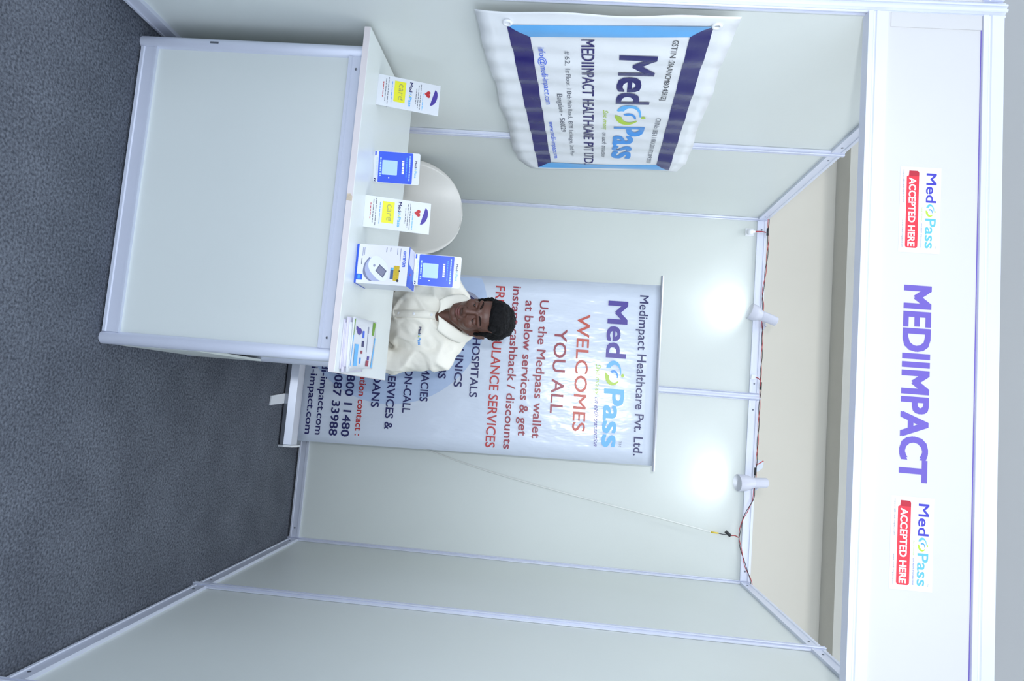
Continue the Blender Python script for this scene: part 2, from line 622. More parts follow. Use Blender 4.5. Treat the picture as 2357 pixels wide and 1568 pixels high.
def sticker(x0, z0, lab):
    s = poly(rect(x0 - 0.010, z0 - 0.016, x0 + 0.216, z0 + 0.086), FP, 'card', fs_, 'sticker', 0.0004, lab)
    r = MB()
    pts = rrect(x0, z0, x0 + 0.204, z0 + 0.031, 0.006)
    pts = [p for p in pts if not (p[0] < x0 + 0.008 and p[1] < z0 + 0.015)]
    pts += [(x0, z0 + 0.006), (x0 + 0.013, z0 + 0.005), (x0 + 0.016, z0)]
    poly(pts, FP, 'stickred', s, 'red_bar', 0.0008)
    poly([(x0, z0 + 0.006), (x0 + 0.0145, z0 + 0.006), (x0 + 0.0145, z0 + 0.031), (x0 + 0.005, z0 + 0.031), (x0, z0 + 0.027)], FP, 'stickdark', s, 'bar_end', 0.001)
    text('ACCEPTED HERE', FP, x0 + 0.019, z0 + 0.0065, x0 + 0.200, z0 + 0.0065, 0.0175, 'white_print', s, 0.026, h=0.0012)
    logo(FP, x0 + 0.005, z0 + 0.0495, x0 + 0.203, z0 + 0.0495, 0.0265, s, 'mpurple', 'sky', 0.0008, 0.012)
    text('Save money', FP, x0 + 0.095, z0 + 0.0385, x0 + 0.132, z0 + 0.0385, 0.004, 'green', s, 0.0, 0.3)
    text('on each transaction', FP, x0 + 0.138, z0 + 0.0385, x0 + 0.202, z0 + 0.0385, 0.004, 'mpurple', s, 0.0, 0.3)
    text('support@medi-impact.com', FP, x0 - 0.002, z0 - 0.0085, x0 + 0.086, z0 - 0.0085, 0.0035, 'grey', s, 0.0)
    text('www.medi-impact.com', FP, x0 + 0.131, z0 - 0.0085, x0 + 0.204, z0 - 0.0085, 0.0035, 'grey', s, 0.0)
    text('TM', FP, x0 + 0.196, z0 + 0.073, x0 + 0.203, z0 + 0.073, 0.0035, 'pgrey', s, 0.0)


sticker(-0.540, 2.268, 'white sticker with red bar, left of the large violet capitals')
sticker(0.302, 2.270, 'white sticker with red bar, right of the large violet capitals')

# the next stall's fascia starts at the same post
nf = thing('neighbour_fascia', (-1.5, FY, 2.16), 'edge of the next stall\'s white fascia beyond the front post', 'fascia')
frail(nf, -1.9, -PW - 0.021, 2.156, 2.206, 'bottom_rail')
frail(nf, -1.9, -PW - 0.021, 2.448, 2.5, 'top_rail')
MB().box((-1.9, FY - 0.010, 2.20), (-PW - 0.02, FY + 0.004, 2.452)).build('board', 'fascia', nf)
post(nf, -1.92, FY, 0.0, 2.508)

# ================================================================== COUNTER
CX0, CX1, CY0, CY1 = -0.912, 0.043, -1.752, -1.262
ct = thing('display_counter', ((CX0 + CX1) / 2, (CY0 + CY1) / 2, 0), 'white panelled display counter with aluminium frame and overhanging top', 'counter')


def cpost(x, y):
    pts = [(x + 0.0205 * math.cos(2 * PI * k / 20), y + 0.0205 * math.sin(2 * PI * k / 20)) for k in range(20)]
    o = MB().prism(pts, lambda a, b_, h: (a, b_, h), 0.0, 0.736).build('post', 'alu', ct, smooth=False)
    md = o.modifiers.new('bevel', 'BEVEL'); md.width = 0.003; md.segments = 2; md.limit_method = 'ANGLE'; md.angle_limit = 1.0
    for p in o.data.polygons: p.use_smooth = len(p.vertices) == 4
    return o


for x in (CX0, CX1):
    for y in (CY0, CY1):
        cpost(x, y)


def crail(a, b_, z0, z1, name):
    a, b_ = Vector((*a, 0)), Vector((*b_, 0))
    d = (b_ - a).normalized(); s = Vector((-d.y, d.x, 0)); H = z1 - z0; L = (b_ - a).length
    half = [(0.015, 0), (0.015, H * 0.18), (0.012, H * 0.24), (0.012, H * 0.82), (0.015, H * 0.86), (0.015, H)]
    prof = half + [(-p, z) for p, z in reversed(half)]
    MB().prism(prof, lambda p, z, h: a + d * h + s * p + Vector((0, 0, z0 + z)), 0.018, L - 0.018).build(name, 'alu', ct)


sides = [((CX0, CY0), (CX1, CY0)), ((CX1, CY0), (CX1, CY1)), ((CX0, CY1), (CX0, CY0))]
for a, b_ in sides:
    crail(a, b_, 0.006, 0.058, 'bottom_rail')
    crail(a, b_, 0.684, 0.736, 'top_rail')
    A, B = Vector((*a, 0)), Vector((*b_, 0)); d = (B - A).normalized(); s = Vector((-d.y, d.x, 0))
    c = [A + d * 0.015 - s * 0.003, B - d * 0.015 - s * 0.003, B - d * 0.015 + s * 0.003, A + d * 0.015 + s * 0.003]
    vs = [p + Vector((0, 0, 0.05)) for p in c] + [p + Vector((0, 0, 0.69)) for p in c]
    MB().add(vs, [(0, 3, 2, 1), (4, 5, 6, 7), (0, 1, 5, 4), (1, 2, 6, 5), (2, 3, 7, 6), (3, 0, 4, 7)]).build('panel', 'panel', ct)
crail((CX0, CY1), (CX1, CY1), 0.684, 0.736, 'top_rail')
MB().box((CX1 + 0.0125, CY0 + 0.02, 0.05), (CX1 + 0.021, CY1 - 0.02, 0.30)).build('side_flap', 'panel', ct)
for x in (CX0 + 0.06, CX1 - 0.05):
    screw(ct, (x, CY0 - 0.0122, 0.71), (0, -1, 0), 0.004)
MB().box((CX0 - 0.004, CY0 - 0.0212, 0.235), (CX0 + 0.002, CY0 - 0.0195, 0.262)).build('lock_slot', 'screw', ct)
top = MB().box((-0.968, -1.808, 0.738), (0.094, -1.208, 0.758)).build('counter_top', 'counter_top', ct)
bevel(top, 0.0012)
MB().box((-0.968, -1.8095, 0.7385), (0.094, -1.808, 0.7572)).build('edge_band', 'edge', top)
MB().box((0.094, -1.808, 0.7385), (0.0955, -1.208, 0.7572)).build('edge_band', 'edge', top)
MB().add([(-0.440, -1.8102, 0.739), (-0.421, -1.8102, 0.739), (-0.418, -1.8102, 0.7555), (-0.432, -1.8102, 0.7565), (-0.441, -1.8102, 0.75)],
         [(0, 1, 2, 3, 4)]).build('edge_chip', 'chip', top)

# ================================================================== ROLL-UP BANNER
RY = -0.245
rb_ = thing('roll_up_banner', (-0.04, RY, 0), 'tall pale blue roll-up banner printed WELCOMES YOU ALL behind the seated man', 'banner')


def RP(u, v, h=0.0):
    # the sheet bows very slightly and leans a touch
    return Vector((u, RY - h + 0.024 * math.sin((v - 0.08) / 1.85 * PI), v))


TL, TR_, BR, BL = (-0.527, 1.915), (0.397, 1.929), (0.427, 0.078), (-0.505, 0.078)
sheet = MB().grid(12, 30, lambda s, t: RP(BL[0] + (BR[0] - BL[0]) * s + ((TL[0] - BL[0]) * (1 - s) + (TR_[0] - BR[0]) * s) * t,
                                         0.078 + ((1.915 - 0.078) * (1 - s) + (1.929 - 0.078) * s) * t)).build('sheet', 'roll', rb_, smooth=True)
solid(sheet, 0.0006, -1)


def arcband(cu, cv, r0, r1, a0, a1, m, h, n=40, clamp=False):
    vs = []
    for k in range(n + 1):
        a = math.radians(a0 + (a1 - a0) * k / n)
        for j in range(7):
            r = r0 + (r1 - r0) * j / 6
            u, v = cu + r * math.cos(a), cv + r * math.sin(a)
            if clamp:
                u, v = max(u, -0.503), max(v, 0.082)
            vs.append(RP(u, v, h))
    return MB().add(vs, [(7 * k + j, 7 * k + j + 1, 7 * k + j + 8, 7 * k + j + 7) for k in range(n) for j in range(6)])


arcband(-0.30, 0.52, 0.0, 0.50, 0, 360, None, 0.0008, 72, clamp=True).build('pale_disc', 'roll_pale', sheet)
arcband(-0.319, 0.885, 0.095, 0.112, 0, 360, None, 0.0014).build('emblem_ring', 'pgrey', sheet)
arcband(-0.319, 0.885, 0.0, 0.094, 0, 360, None, 0.0014).build('emblem_disc', 'navy', sheet)
poly(disc(-0.377, 0.917, 0.010), RP, 'yellow', sheet, 'emblem_dot', 0.0022)
NV, MR = 'navy', 'maroon'
for body, u0, v0, u1, v1, cap, m, bold in [
    ('Medimpact Healthcare Pvt. Ltd.', -0.469, 1.807, 0.354, 1.824, 0.047, NV, 0.008),
    ('WELCOMES', -0.349, 1.495, 0.257, 1.508, 0.067, 'orange', 0.008),
    ('YOU ALL', -0.263, 1.381, 0.175, 1.387, 0.068, 'maroon', 0.008),
    ('Use the Medpass wallet', -0.408, 1.292, 0.311, 1.304, 0.047, 'maroon', 0.012),
    ('at below services & get', -0.401, 1.216, 0.304, 1.232, 0.047, 'maroon', 0.012),
    ('instant cashback / discounts', -0.473, 1.145, 0.378, 1.161, 0.045, 'maroon', 0.012),
    ('FREE AMBULANCE SERVICES', -0.468, 1.053, 0.378, 1.068, 0.051, 'red', 0.010),
    ('HOSPITALS', -0.185, 0.955, 0.127, 0.962, 0.042, NV, 0.016),
    ('CLINICS', -0.172, 0.870, 0.081, 0.876, 0.043, NV, 0.016),
    ('LABS', -0.092, 0.790, 0.043, 0.788, 0.043, NV, 0.016),
    ('PHARMACIES', -0.144, 0.699, 0.170, 0.704, 0.043, NV, 0.016),
    ('ON-CALL', 0.003, 0.612, 0.237, 0.619, 0.043, NV, 0.016),
    ('SERVICES &', 0.021, 0.526, 0.330, 0.533, 0.043, NV, 0.016),
    ('LOANS', 0.012, 0.451, 0.221, 0.451, 0.043, NV, 0.016),
    ('information contact :', -0.085, 0.379, 0.375, 0.381, 0.037, 'red', 0.012),
    ('98800 11480', -0.015, 0.310, 0.386, 0.309, 0.044, NV, 0.016),
    ('90087 33988', -0.007, 0.244, 0.386, 0.246, 0.044, NV, 0.016),
    ('info@medi-impact.com', -0.235, 0.171, 0.388, 0.173, 0.037, NV, 0.014),
    ('www.medi-impact.com', -0.255, 0.116, 0.389, 0.118, 0.036, NV, 0.014),
]:
    text(body, RP, u0, v0, u1, v1, cap, m, sheet, bold, h=0.0028)
logo(RP, -0.430, 1.649, 0.324, 1.664, 0.104, sheet, 'purple', 'sky', 0.0028, 0.022)
text('Save money', RP, -0.097, 1.606, 0.064, 1.611, 0.027, 'green', sheet, 0.0, 0.35, h=0.0028)
text('on each transaction', RP, 0.075, 1.611, 0.325, 1.622, 0.024, 'purple', sheet, 0.0, 0.35, h=0.0028)
text('TM', RP, 0.287, 1.747, 0.317, 1.747, 0.015, 'pgrey', sheet, 0.0, h=0.0028)
# clamp rail, mast and cassette
hb = MB()
hb.prism([(-0.008, -0.007), (0.008, -0.007), (0.010, 0.0), (0.006, 0.007), (-0.006, 0.007), (-0.010, 0.0)],
         lambda a, z, h: (h, RY + a, 1.922 + z + 0.014 * (h + 0.06)), -0.577, 0.425)
hb.build('top_rail', 'steel', rb_)
MB().tube([(-0.06, RY + 0.058, 0.04), (-0.065, RY + 0.022, 1.925)], 0.009, 10).build('mast', 'steel', rb_, smooth=True)
base = MB().prism([(-0.045, 0.006), (0.075, 0.006), (0.085, 0.03), (0.075, 0.07), (0.04, 0.085), (-0.004, 0.084), (-0.036, 0.066), (-0.05, 0.03)],
                  lambda a, z, h: (h, RY + a, z), -0.53, 0.452).build('cassette', 'steel', rb_)
bevel(base, 0.004)
MB().prism([(-0.046, 0.002), (0.078, 0.002), (0.088, 0.03), (0.078, 0.073), (0.04, 0.088), (-0.004, 0.087), (-0.038, 0.069), (-0.052, 0.03)],
           lambda a, z, h: (h, RY + a, z), 0.452, 0.462).build('end_cap', 'white', rb_)
MB().prism([(-0.046, 0.002), (0.078, 0.002), (0.088, 0.03), (0.078, 0.073), (0.04, 0.088), (-0.004, 0.087), (-0.038, 0.069), (-0.052, 0.03)],
           lambda a, z, h: (h, RY + a, z), -0.54, -0.53).build('end_cap', 'white', rb_)
for x0, x1, dx in ((0.186, 0.238, 0.01), (-0.36, -0.308, -0.01)):
    f = MB().add([(x0, -0.275, 0), (x1, -0.275, 0), (x1 + dx, -0.455, 0), (x0 + dx * 1.6, -0.45, 0),
                  (x0, -0.275, 0.009), (x1, -0.275, 0.009), (x1 + dx, -0.455, 0.006), (x0 + dx * 1.6, -0.45, 0.006)],
                 [(0, 1, 2, 3), (4, 7, 6, 5), (0, 4, 5, 1), (1, 5, 6, 2), (2, 6, 7, 3), (3, 7, 4, 0)]).build('foot', 'white', rb_)

# ================================================================== HUNG BANNER ON THE LEFT PARTITION
BQ = [Vector((-1.887, 1.184)), Vector((-0.726, 1.250)), Vector((-0.761, 1.837)), Vector((-1.921, 1.770))]   # BL BR TR TL in (y, z)
hb_ = thing('hung_banner', (-0.96, -1.32, 1.06), 'wrinkled flex banner with navy and sky blue border hung on the side partition', 'banner')


def BP(s, t, h=0.0):
    p = BQ[0] * ((1 - s) * (1 - t)) + BQ[1] * (s * (1 - t)) + BQ[2] * (s * t) + BQ[3] * ((1 - s) * t)
    w = 0.0035 * math.sin(2 * PI * (5.2 * s + 0.5 * t)) + 0.0022 * math.sin(2 * PI * (11.0 * s - 0.7 * t) + 1.0)
    edge = max(0.0, abs(t - 0.5) - 0.42)
    w += edge * 0.06 * noise.noise(Vector((s * 7, t * 2, 3.0)))
    return Vector((-0.952 + w + h, p.x, p.y))


def outer(a, b_):
    # sheet parameters (0..1) to banner coordinates with ragged margins
    s = -0.045 + a * 1.065
    tb = -0.152 + 0.006 * math.sin(a * 23) + (0.10 * max(0, a - 0.93) / 0.07 if a > 0.93 else 0)
    tt = 1.105 + 0.006 * math.sin(a * 17 + 1) - (0.035 * max(0, a - 0.9) / 0.1)
    t = tb + (tt - tb) * b_
    s += 0.004 * math.sin(b_ * 14) * (1 if a < 0.05 or a > 0.95 else 0)
    return BP(s, t)


sh = MB().grid(110, 18, outer).build('sheet', 'flex', hb_, smooth=True)
solid(sh, 0.0008, -1)


def band(q, m, name, nx, ny):
    def fn(a, b_):
        s = (q[0][0] * (1 - a) + q[1][0] * a) * (1 - b_) + (q[3][0] * (1 - a) + q[2][0] * a) * b_
        t = (q[0][1] * (1 - a) + q[1][1] * a) * (1 - b_) + (q[3][1] * (1 - a) + q[2][1] * a) * b_
        return BP(s, t, 0.0018)
    MB().grid(nx, ny, fn).build(name, m, sh, smooth=True)


I = dict(BL=(0.0566, 0.106), BR=(0.955, 0.104), TR=(0.938, 0.897), TL=(0.0522, 0.90))
band([(0, 0), (1, 0), I['BR'], I['BL']], 'flex_navy', 'navy_border', 100, 4)
band([I['TL'], I['TR'], (1, 1), (0, 1)], 'flex_navy', 'navy_border', 100, 4)
band([(0, 0), I['BL'], I['TL'], (0, 1)], 'flex_sky', 'sky_border', 8, 24)
band([I['BR'], (1, 0), (1, 1), I['TR']], 'flex_sky', 'sky_border', 8, 24)
for body, s0, t0, s1, t1, cap, m, bold, sh_ in [
    ('GSTIN :29AANCM8045R1ZJ', 0.0672, 0.823, 0.40, 0.824, 0.0324, 'dark', 0.0, 0),
    ('CINNo: U85110KA2016PTC092501', 0.5197, 0.821, 0.9204, 0.819, 0.0335, 'grey', 0.0, 0),
    ('Save money', 0.4813, 0.489, 0.6357, 0.492, 0.0326, 'green', 0.0, 0.35),
    ('on each transaction', 0.6563, 0.4887, 0.8872, 0.4881, 0.0325, 'grey', 0.0, 0.35),
    ('MEDIIMPACT HEALTHCARE PVT LTD.', 0.0719, 0.3645, 0.9505, 0.3600, 0.0715, 'flex_navy', 0.012, 0),
    ('# 62, 1st Floor, 18th Main Road, BTM 1st Stage, 2nd Floor', 0.1287, 0.2745, 0.8924, 0.2610, 0.0291, 'grey', 0.0, 0),
    ('Bangalore - 560029', 0.3706, 0.2107, 0.6514, 0.2114, 0.034, 'grey', 0.0, 0),
    ('info@medi-impact.com', 0.1099, 0.1361, 0.4442, 0.1359, 0.0376, 'blue', 0.0, 0),
    ('www.medi-impact.com', 0.5708, 0.1352, 0.911, 0.1344, 0.036, 'blue', 0.0, 0),
]:
    text(body, BP, s0, t0, s1, t1, cap, m, sh, bold, sh_, h=0.0020, cuts=24)
logo(BP, 0.1381, 0.568, 0.8895, 0.566, 0.203, sh, 'flex_navy', 'sky2', 0.0022, 0.022, cuts=14)
for s, t in ((-0.008, 0.005), (-0.006, 1.012)):
    c = BP(s, t, 0.003)
    vs = []
    ring = MB()
    pts = [c + Vector((0, 0.011 * math.cos(2 * PI * k / 16), 0.011 * math.sin(2 * PI * k / 16))) for k in range(17)]
    ring.tube(pts, 0.0042, 8, cap=False)
    ring.build('eyelet', 'white', sh, smooth=True)

# ================================================================== SPOTLIGHTS ON THE BACK PARTITION
def spotlight(tip, mid, tail, aim, label, energy):
    tip, mid, tail = Vector(tip), Vector(mid), Vector(tail)
    t = thing('spotlight', (mid.x, -0.02, 2.5), label, 'spotlight', 'spotlights clamped to the back partition')
    d = (tip - tail).normalized()
    L = (tip - mid).length
    h = MB()
    # open-mouthed head: outer shell, rim, inner bowl
    h.lathe([(0.0265, 0.0), (0.030, 0.012), (0.037, L * 0.35), (0.042, L * 0.55), (0.043, L - 0.002), (0.041, L), (0.038, L - 0.002), (0.036, L - 0.012), (0.0, L - 0.012)], mid, d, 28)
    h.build('lamp_head', 'lamp', t, smooth=True).modifiers.new('es', 'EDGE_SPLIT')
    lens = MB().lathe([(0.0355, 0), (0.0355, 0.003), (0.02, 0.0045), (0.0, 0.005)], mid + d * (L - 0.011), d, 28).build('lens', 'led', t, smooth=True)
    lb = (tail - mid).length
    MB().lathe([(0.0, 0), (0.021, 0.0005), (0.0245, 0.004), (0.0258, lb * 0.5), (0.026, lb)], tail, d, 24).build('lamp_back', 'lamp', t, smooth=True).modifiers.new('es', 'EDGE_SPLIT')
    # bracket over the rail
    c = mid - d * 0.02
    MB().tube([(c.x + 0.03, c.y, c.z), (c.x + 0.034, c.y + 0.03, c.z + 0.01), (c.x + 0.034, -0.035, 2.515), (c.x + 0.034, -0.02, 2.514)], 0.004, 8).build('arm', 'lamp', t, smooth=True)
    MB().box((c.x + 0.014, -0.024, 2.4985), (c.x + 0.05, 0.024, 2.512)).build('clamp', 'lamp', t)
    l = bpy.data.lights.new('led', 'SPOT')
    l.energy = energy; l.color = (0.90, 0.98, 1.0); l.spot_size = math.radians(165); l.spot_blend = 1.0; l.shadow_soft_size = 0.035
    lo = bpy.data.objects.new('led', l)
    COL.objects.link(lo)
    p = tip + d * 0.012
    lo.location = p - root_loc(t)
    lo.rotation_euler = (Vector(aim) - p).to_track_quat('-Z', 'Y').to_euler()
    lo.parent = t
    return t


spotlight((-0.448, -0.128, 2.396), (-0.426, -0.122, 2.462), (-0.400, -0.118, 2.543), (-0.53, 0.03, 2.17), 'tilted white spotlight on the back partition above the seated man', 2.1)
spotlight((0.451, -0.172, 2.366), (0.445, -0.148, 2.454), (0.441, -0.129, 2.528), (0.42, 0.03, 2.10), 'straight white spotlight on the back partition right of the roll-up banner', 2.1)

# ================================================================== WIRING
wp = [(-0.983, 2.500), (-0.914, 2.500), (-0.841, 2.503), (-0.745, 2.500), (-0.648, 2.494), (-0.552, 2.486), (-0.493, 2.492), (-0.409, 2.493), (-0.267, 2.497), (-0.103, 2.497), (-0.057, 2.500),
      (0.037, 2.498), (0.199, 2.498), (0.337, 2.497), (0.394, 2.496), (0.485, 2.492), (0.542, 2.488), (0.601, 2.462), (0.659, 2.438), (0.741, 2.426), (0.794, 2.436), (0.892, 2.467), (0.945, 2.492), (0.983, 2.503)]


def smooth_path(pts, n=6):
    P = [Vector(p) for p in pts]
    out = []
    for i in range(len(P) - 1):
        p0, p1, p2, p3 = P[max(i - 1, 0)], P[i], P[i + 1], P[min(i + 2, len(P) - 1)]
        for k in range(n):
            t = k / n
            out.append(0.5 * ((2 * p1) + (p2 - p0) * t + (2 * p0 - 5 * p1 + 4 * p2 - p3) * t * t + (3 * p1 - p0 - 3 * p2 + p3) * t ** 3))
    out.append(P[-1])
    return out


cable = thing('lamp_cable', (0, -0.036, 2.5), 'twisted red and black wire strung along the top of the back partition', 'cable')
path = smooth_path([(x, -0.036, z) for x, z in wp])
for nm, m, ph in (('red_wire', 'wire_red', 0.0), ('black_wire', 'wire_black', PI)):
    q = [p + Vector((0, 0.0032 * math.cos(p.x * 34 + ph) - 0.002, 0.0032 * math.sin(p.x * 34 + ph))) for p in path]
    MB().tube(q, 0.0019, 7).build(nm, m, cable, smooth=True)
for x, z in ((-0.905, 2.498), (-0.06, 2.50), (0.395, 2.494)):
    MB().tube([(x - 0.02, -0.036, z), (x + 0.02, -0.036, z)], 0.0062, 8).build('tape_joint', 'wire_black', cable, smooth=True)

cd_ = thing('power_cord', (0.6, -0.02, 1.6), 'thin white cord slanting down the back partition from a black connector', 'cord')
cp = smooth_path([(0.733, -0.022, 2.283), (0.718, -0.022, 2.20), (0.678, -0.022, 1.969), (0.599, -0.02, 1.499), (0.533, -0.016, 1.14), (0.484, -0.014, 0.92), (0.436, -0.012, 0.735), (0.40, -0.012, 0.55), (0.37, -0.03, 0.30), (0.36, -0.06, 0.012)], 8)
MB().tube(cp, 0.0036, 8).build('white_cord', 'cord', cd_, smooth=True)
MB().tube([(0.735, -0.022, 2.322), (0.733, -0.022, 2.283)], 0.0042, 8).build('yellow_sleeve', 'wire_yellow', cd_, smooth=True)
MB().tube(smooth_path([(0.735, -0.022, 2.322), (0.738, -0.024, 2.345), (0.737, -0.026, 2.362)]), 0.0022, 6).build('grey_lead', 'dark', cd_, smooth=True)
MB().tube([(0.722, -0.026, 2.358), (0.742, -0.026, 2.384)], 0.0085, 8).build('connector', 'wire_black', cd_)
MB().tube(smooth_path([(0.742, -0.026, 2.384), (0.738, -0.03, 2.405), (0.745, -0.034, 2.424)]), 0.0025, 6).build('red_lead', 'wire_red', cd_, smooth=True)

pl = thing('wire_plug', (-0.905, -0.03, 2.42), 'small white plug on a short red lead in the back corner', 'plug')
MB().lathe([(0.009, 0), (0.016, 0.003), (0.016, 0.026), (0.008, 0.030), (0.007, 0.042)], (-0.902, -0.024, 2.392), (-0.08, 0, 1), 16).build('plug_body', 'white', pl, smooth=True)
MB().tube(smooth_path([(-0.905, -0.024, 2.43), (-0.908, -0.026, 2.46), (-0.902, -0.034, 2.49)]), 0.003, 6).build('lead', 'wire_red', pl, smooth=True)
MB().box((-0.925, -0.0125, 2.385), (-0.885, -0.003, 2.43)).build('backplate', 'white', pl)

kc = thing('cable_clip', (-0.105, -0.02, 2.46), 'small white clip on the top rail beside the middle post', 'clip')
MB().box((-0.118, -0.026, 2.452), (-0.092, -0.0125, 2.476)).build('clip_body', 'white', kc)
MB().tube(smooth_path([(-0.105, -0.024, 2.474), (-0.100, -0.032, 2.486), (-0.09, -0.036, 2.497)]), 0.0025, 6).build('lead', 'wire_red', kc, smooth=True)
gt = thing('clamp_plate', (0.365, 0.0, 2.5), 'small grey plate clamped on the top rail beside the straight spotlight', 'clamp')
MB().prism([(0.335, 2.500), (0.395, 2.500), (0.398, 2.516), (0.375, 2.540), (0.345, 2.544), (0.336, 2.530)], lambda a, z, h: (a, h, z), -0.006, 0.006).build('plate', 'clear', gt)
MB().tube(smooth_path([(0.36, -0.036, 2.499), (0.345, -0.025, 2.525), (0.338, -0.008, 2.54), (0.345, 0.004, 2.543)]), 0.0025, 6).build('lead', 'wire_red', gt, smooth=True)

# ================================================================== CHAIRS
def make_chair(cx, yb, label, group=None):
    t = thing('plastic_chair', (cx, yb - 0.24, 0), label, 'chair', group)
    prof = [(-0.46, 0.435), (-0.44, 0.452), (-0.38, 0.455), (-0.28, 0.448), (-0.17, 0.440), (-0.09, 0.445), (-0.045, 0.475),
            (-0.025, 0.53), (-0.012, 0.60), (0.0, 0.68), (0.012, 0.76), (0.024, 0.83), (0.034, 0.875), (0.038, 0.897)]
    pts = smooth_path([(0, y, z) for y, z in prof], 3)
    n = len(pts) - 1

    def fn(a, b_):
        i = b_ * n
        p = pts[min(int(round(i)), n)]
        x = 2 * a - 1
        z = p.z
        if z > 0.60 and p.y > -0.05:
            q = (z - 0.60) / (0.897 - 0.60)
            w = 0.232 * max(0.0, 1 - q ** 2.7) ** (1 / 2.2)
        elif p.y > -0.1:
            w = 0.205 + 0.027 * min(1, max(0, (z - 0.45) / 0.15))
        else:
            w = 0.215 - 0.03 * max(0, (-0.36 - p.y) / 0.1)
        w = max(w, 0.004)
        back = min(1, max(0, (z - 0.46) / 0.2))
        curve = (x * w / 0.23) ** 2
        return Vector((cx + x * w, yb + p.y - 0.075 * curve * back, z + 0.02 * curve * (1 - back)))
    s = MB().grid(22, n, fn).build('seat_shell', 'chair', t, smooth=True)
    solid(s, 0.008, 0)
    for sx in (-1, 1):
        for y0, y1 in ((-0.36, -0.42), (-0.12, -0.03)):
            MB().tube([(cx + sx * 0.15, yb + y0, 0.44), (cx + sx * 0.20, yb + y1, 0.004)], [0.012, 0.010], 10).build('leg', 'chrome', t, smooth=True)
    MB().tube([(cx - 0.15, yb - 0.36, 0.432), (cx + 0.15, yb - 0.36, 0.432)], 0.009, 8).build('stretcher', 'chrome', t, smooth=True)
    MB().tube([(cx - 0.15, yb - 0.12, 0.425), (cx + 0.15, yb - 0.12, 0.425)], 0.009, 8).build('stretcher', 'chrome', t, smooth=True)
    return t


make_chair(-0.728, -0.625, 'empty white moulded plastic chair with rounded back behind the counter', 'moulded chairs behind the counter')
make_chair(-0.19, -0.545, 'white moulded chair that the man in the cream shirt sits on', 'moulded chairs behind the counter')

# ================================================================== THINGS ON THE COUNTER
CZ = 0.7582


def standee(x, y, yaw, lean, w, h, label):
    """folded card display: leaning front with a fold-back strut"""
    c, s = math.cos(yaw), math.sin(yaw)
    R_, B_ = Vector((c, s, 0)), Vector((-s, c, 0))
    U_ = Vector((0, 0, 1)) * math.cos(lean) + B_ * math.sin(lean)
    F = Frame(Vector((x, y, CZ)) - R_ * w / 2, R_, U_)
    t = thing('card_standee', (x, y, CZ), label, 'display card', 'folded card standees')
    mb = MB()
    mb.add([F(0, 0, 0), F(w, 0, 0), F(w, h, 0), F(0, h, 0), F(0, 0, -0.003), F(w, 0, -0.003), F(w, h, -0.003), F(0, h, -0.003)],
           [(0, 1, 2, 3), (4, 7, 6, 5), (0, 4, 5, 1), (1, 5, 6, 2), (2, 6, 7, 3), (3, 7, 4, 0)])
    fr = mb.build('front_card', 'card', t)
    a = F(w * 0.12, h * 0.62, -0.0035); b_ = F(w * 0.62, h * 0.62, -0.0035)
    dep = 0.118
    f0 = F(w * 0.08, 0, 0) + B_ * dep; f1 = F(w * 0.58, 0, 0) + B_ * dep
    o = Vector(B_) * 0.002
    MB().add([a, b_, f1, f0, a + o, b_ + o, f1 + o, f0 + o], [(0, 3, 2, 1), (4, 5, 6, 7), (0, 1, 5, 4), (1, 2, 6, 5), (2, 3, 7, 6), (3, 0, 4, 7)]).build('strut', 'card', t)
    # printed matter, in fractions of the card
    Q = lambda u, v, k=0.0: F(u * w, v * h, k)
    arc = []
    for k in range(17):
        a_ = math.radians(200 - 180 * k / 16 - 12)
        arc.append((0.47 + 0.30 * math.cos(a_) * 0.98, 0.865 + 0.085 * math.sin(a_)))
    rot = math.radians(-14)
    arc2 = []
    for k in range(17):
        a_ = PI - PI * k / 16
        px, py = 0.28 * math.cos(a_), 0.13 * math.sin(a_) * 0.55
        arc2.append((0.44 + px * math.cos(rot) - py * math.sin(rot) * 2, 0.885 + px * math.sin(rot) * 0.5 + py))
    poly(arc2, Q, 'purple', fr, 'umbrella_print', 0.0006)
    hp = []
    for k in range(24):
        a_ = 2 * PI * k / 24
        hx = 16 * math.sin(a_) ** 3; hy = 13 * math.cos(a_) - 5 * math.cos(2 * a_) - 2 * math.cos(3 * a_) - math.cos(4 * a_)
        hp.append((0.36 + hx * 0.0070, 0.805 + hy * 0.0034))
    poly(hp, Q, 'red', fr, 'heart_print', 0.0008)
    for u0, u1, v, th, m in ((0.36, 0.92, 0.725, 0.010, 'sky'), (0.08, 0.92, 0.685, 0.009, 'grey'), (0.12, 0.86, 0.650, 0.009, 'grey'), (0.24, 0.74, 0.615, 0.009, 'grey'),
                             (0.16, 0.86, 0.225, 0.009, 'sky2'), (0.05, 0.92, 0.165, 0.010, 'grey'), (0.10, 0.84, 0.125, 0.010, 'grey'), (0.22, 0.72, 0.085, 0.011, 'red')):
        # lines of small print, word by word
        x_ = u0
        rr = random.Random(int(v * 1000))
        bars = MB()
        while x_ < u1 - 0.01:
            ww = min(rr.uniform(0.05, 0.13), u1 - x_)
            bars.add([Q(x_, v, 0.0006), Q(x_ + ww, v, 0.0006), Q(x_ + ww, v + th, 0.0006), Q(x_, v + th, 0.0006)], [(0, 1, 2, 3)])
            x_ += ww + 0.022
        bars.build('small_print', m, fr)
    logo(Q, 0.08, 0.505, 0.88, 0.505, 0.050, fr, 'navy', 'sky', 0.0007, 0.02)
    poly(rect(0.12, 0.265, 0.80, 0.445), Q, 'yellow', fr, 'yellow_square', 0.0006)
    text('care', Q, 0.20, 0.335, 0.72, 0.335, 0.105, 'olive', fr, 0.0, h=0.0010)
    poly(disc(0.71, 0.40, 0.022, 0.012, 12), Q, 'olive', fr, 'dot_print', 0.0010)
    return t


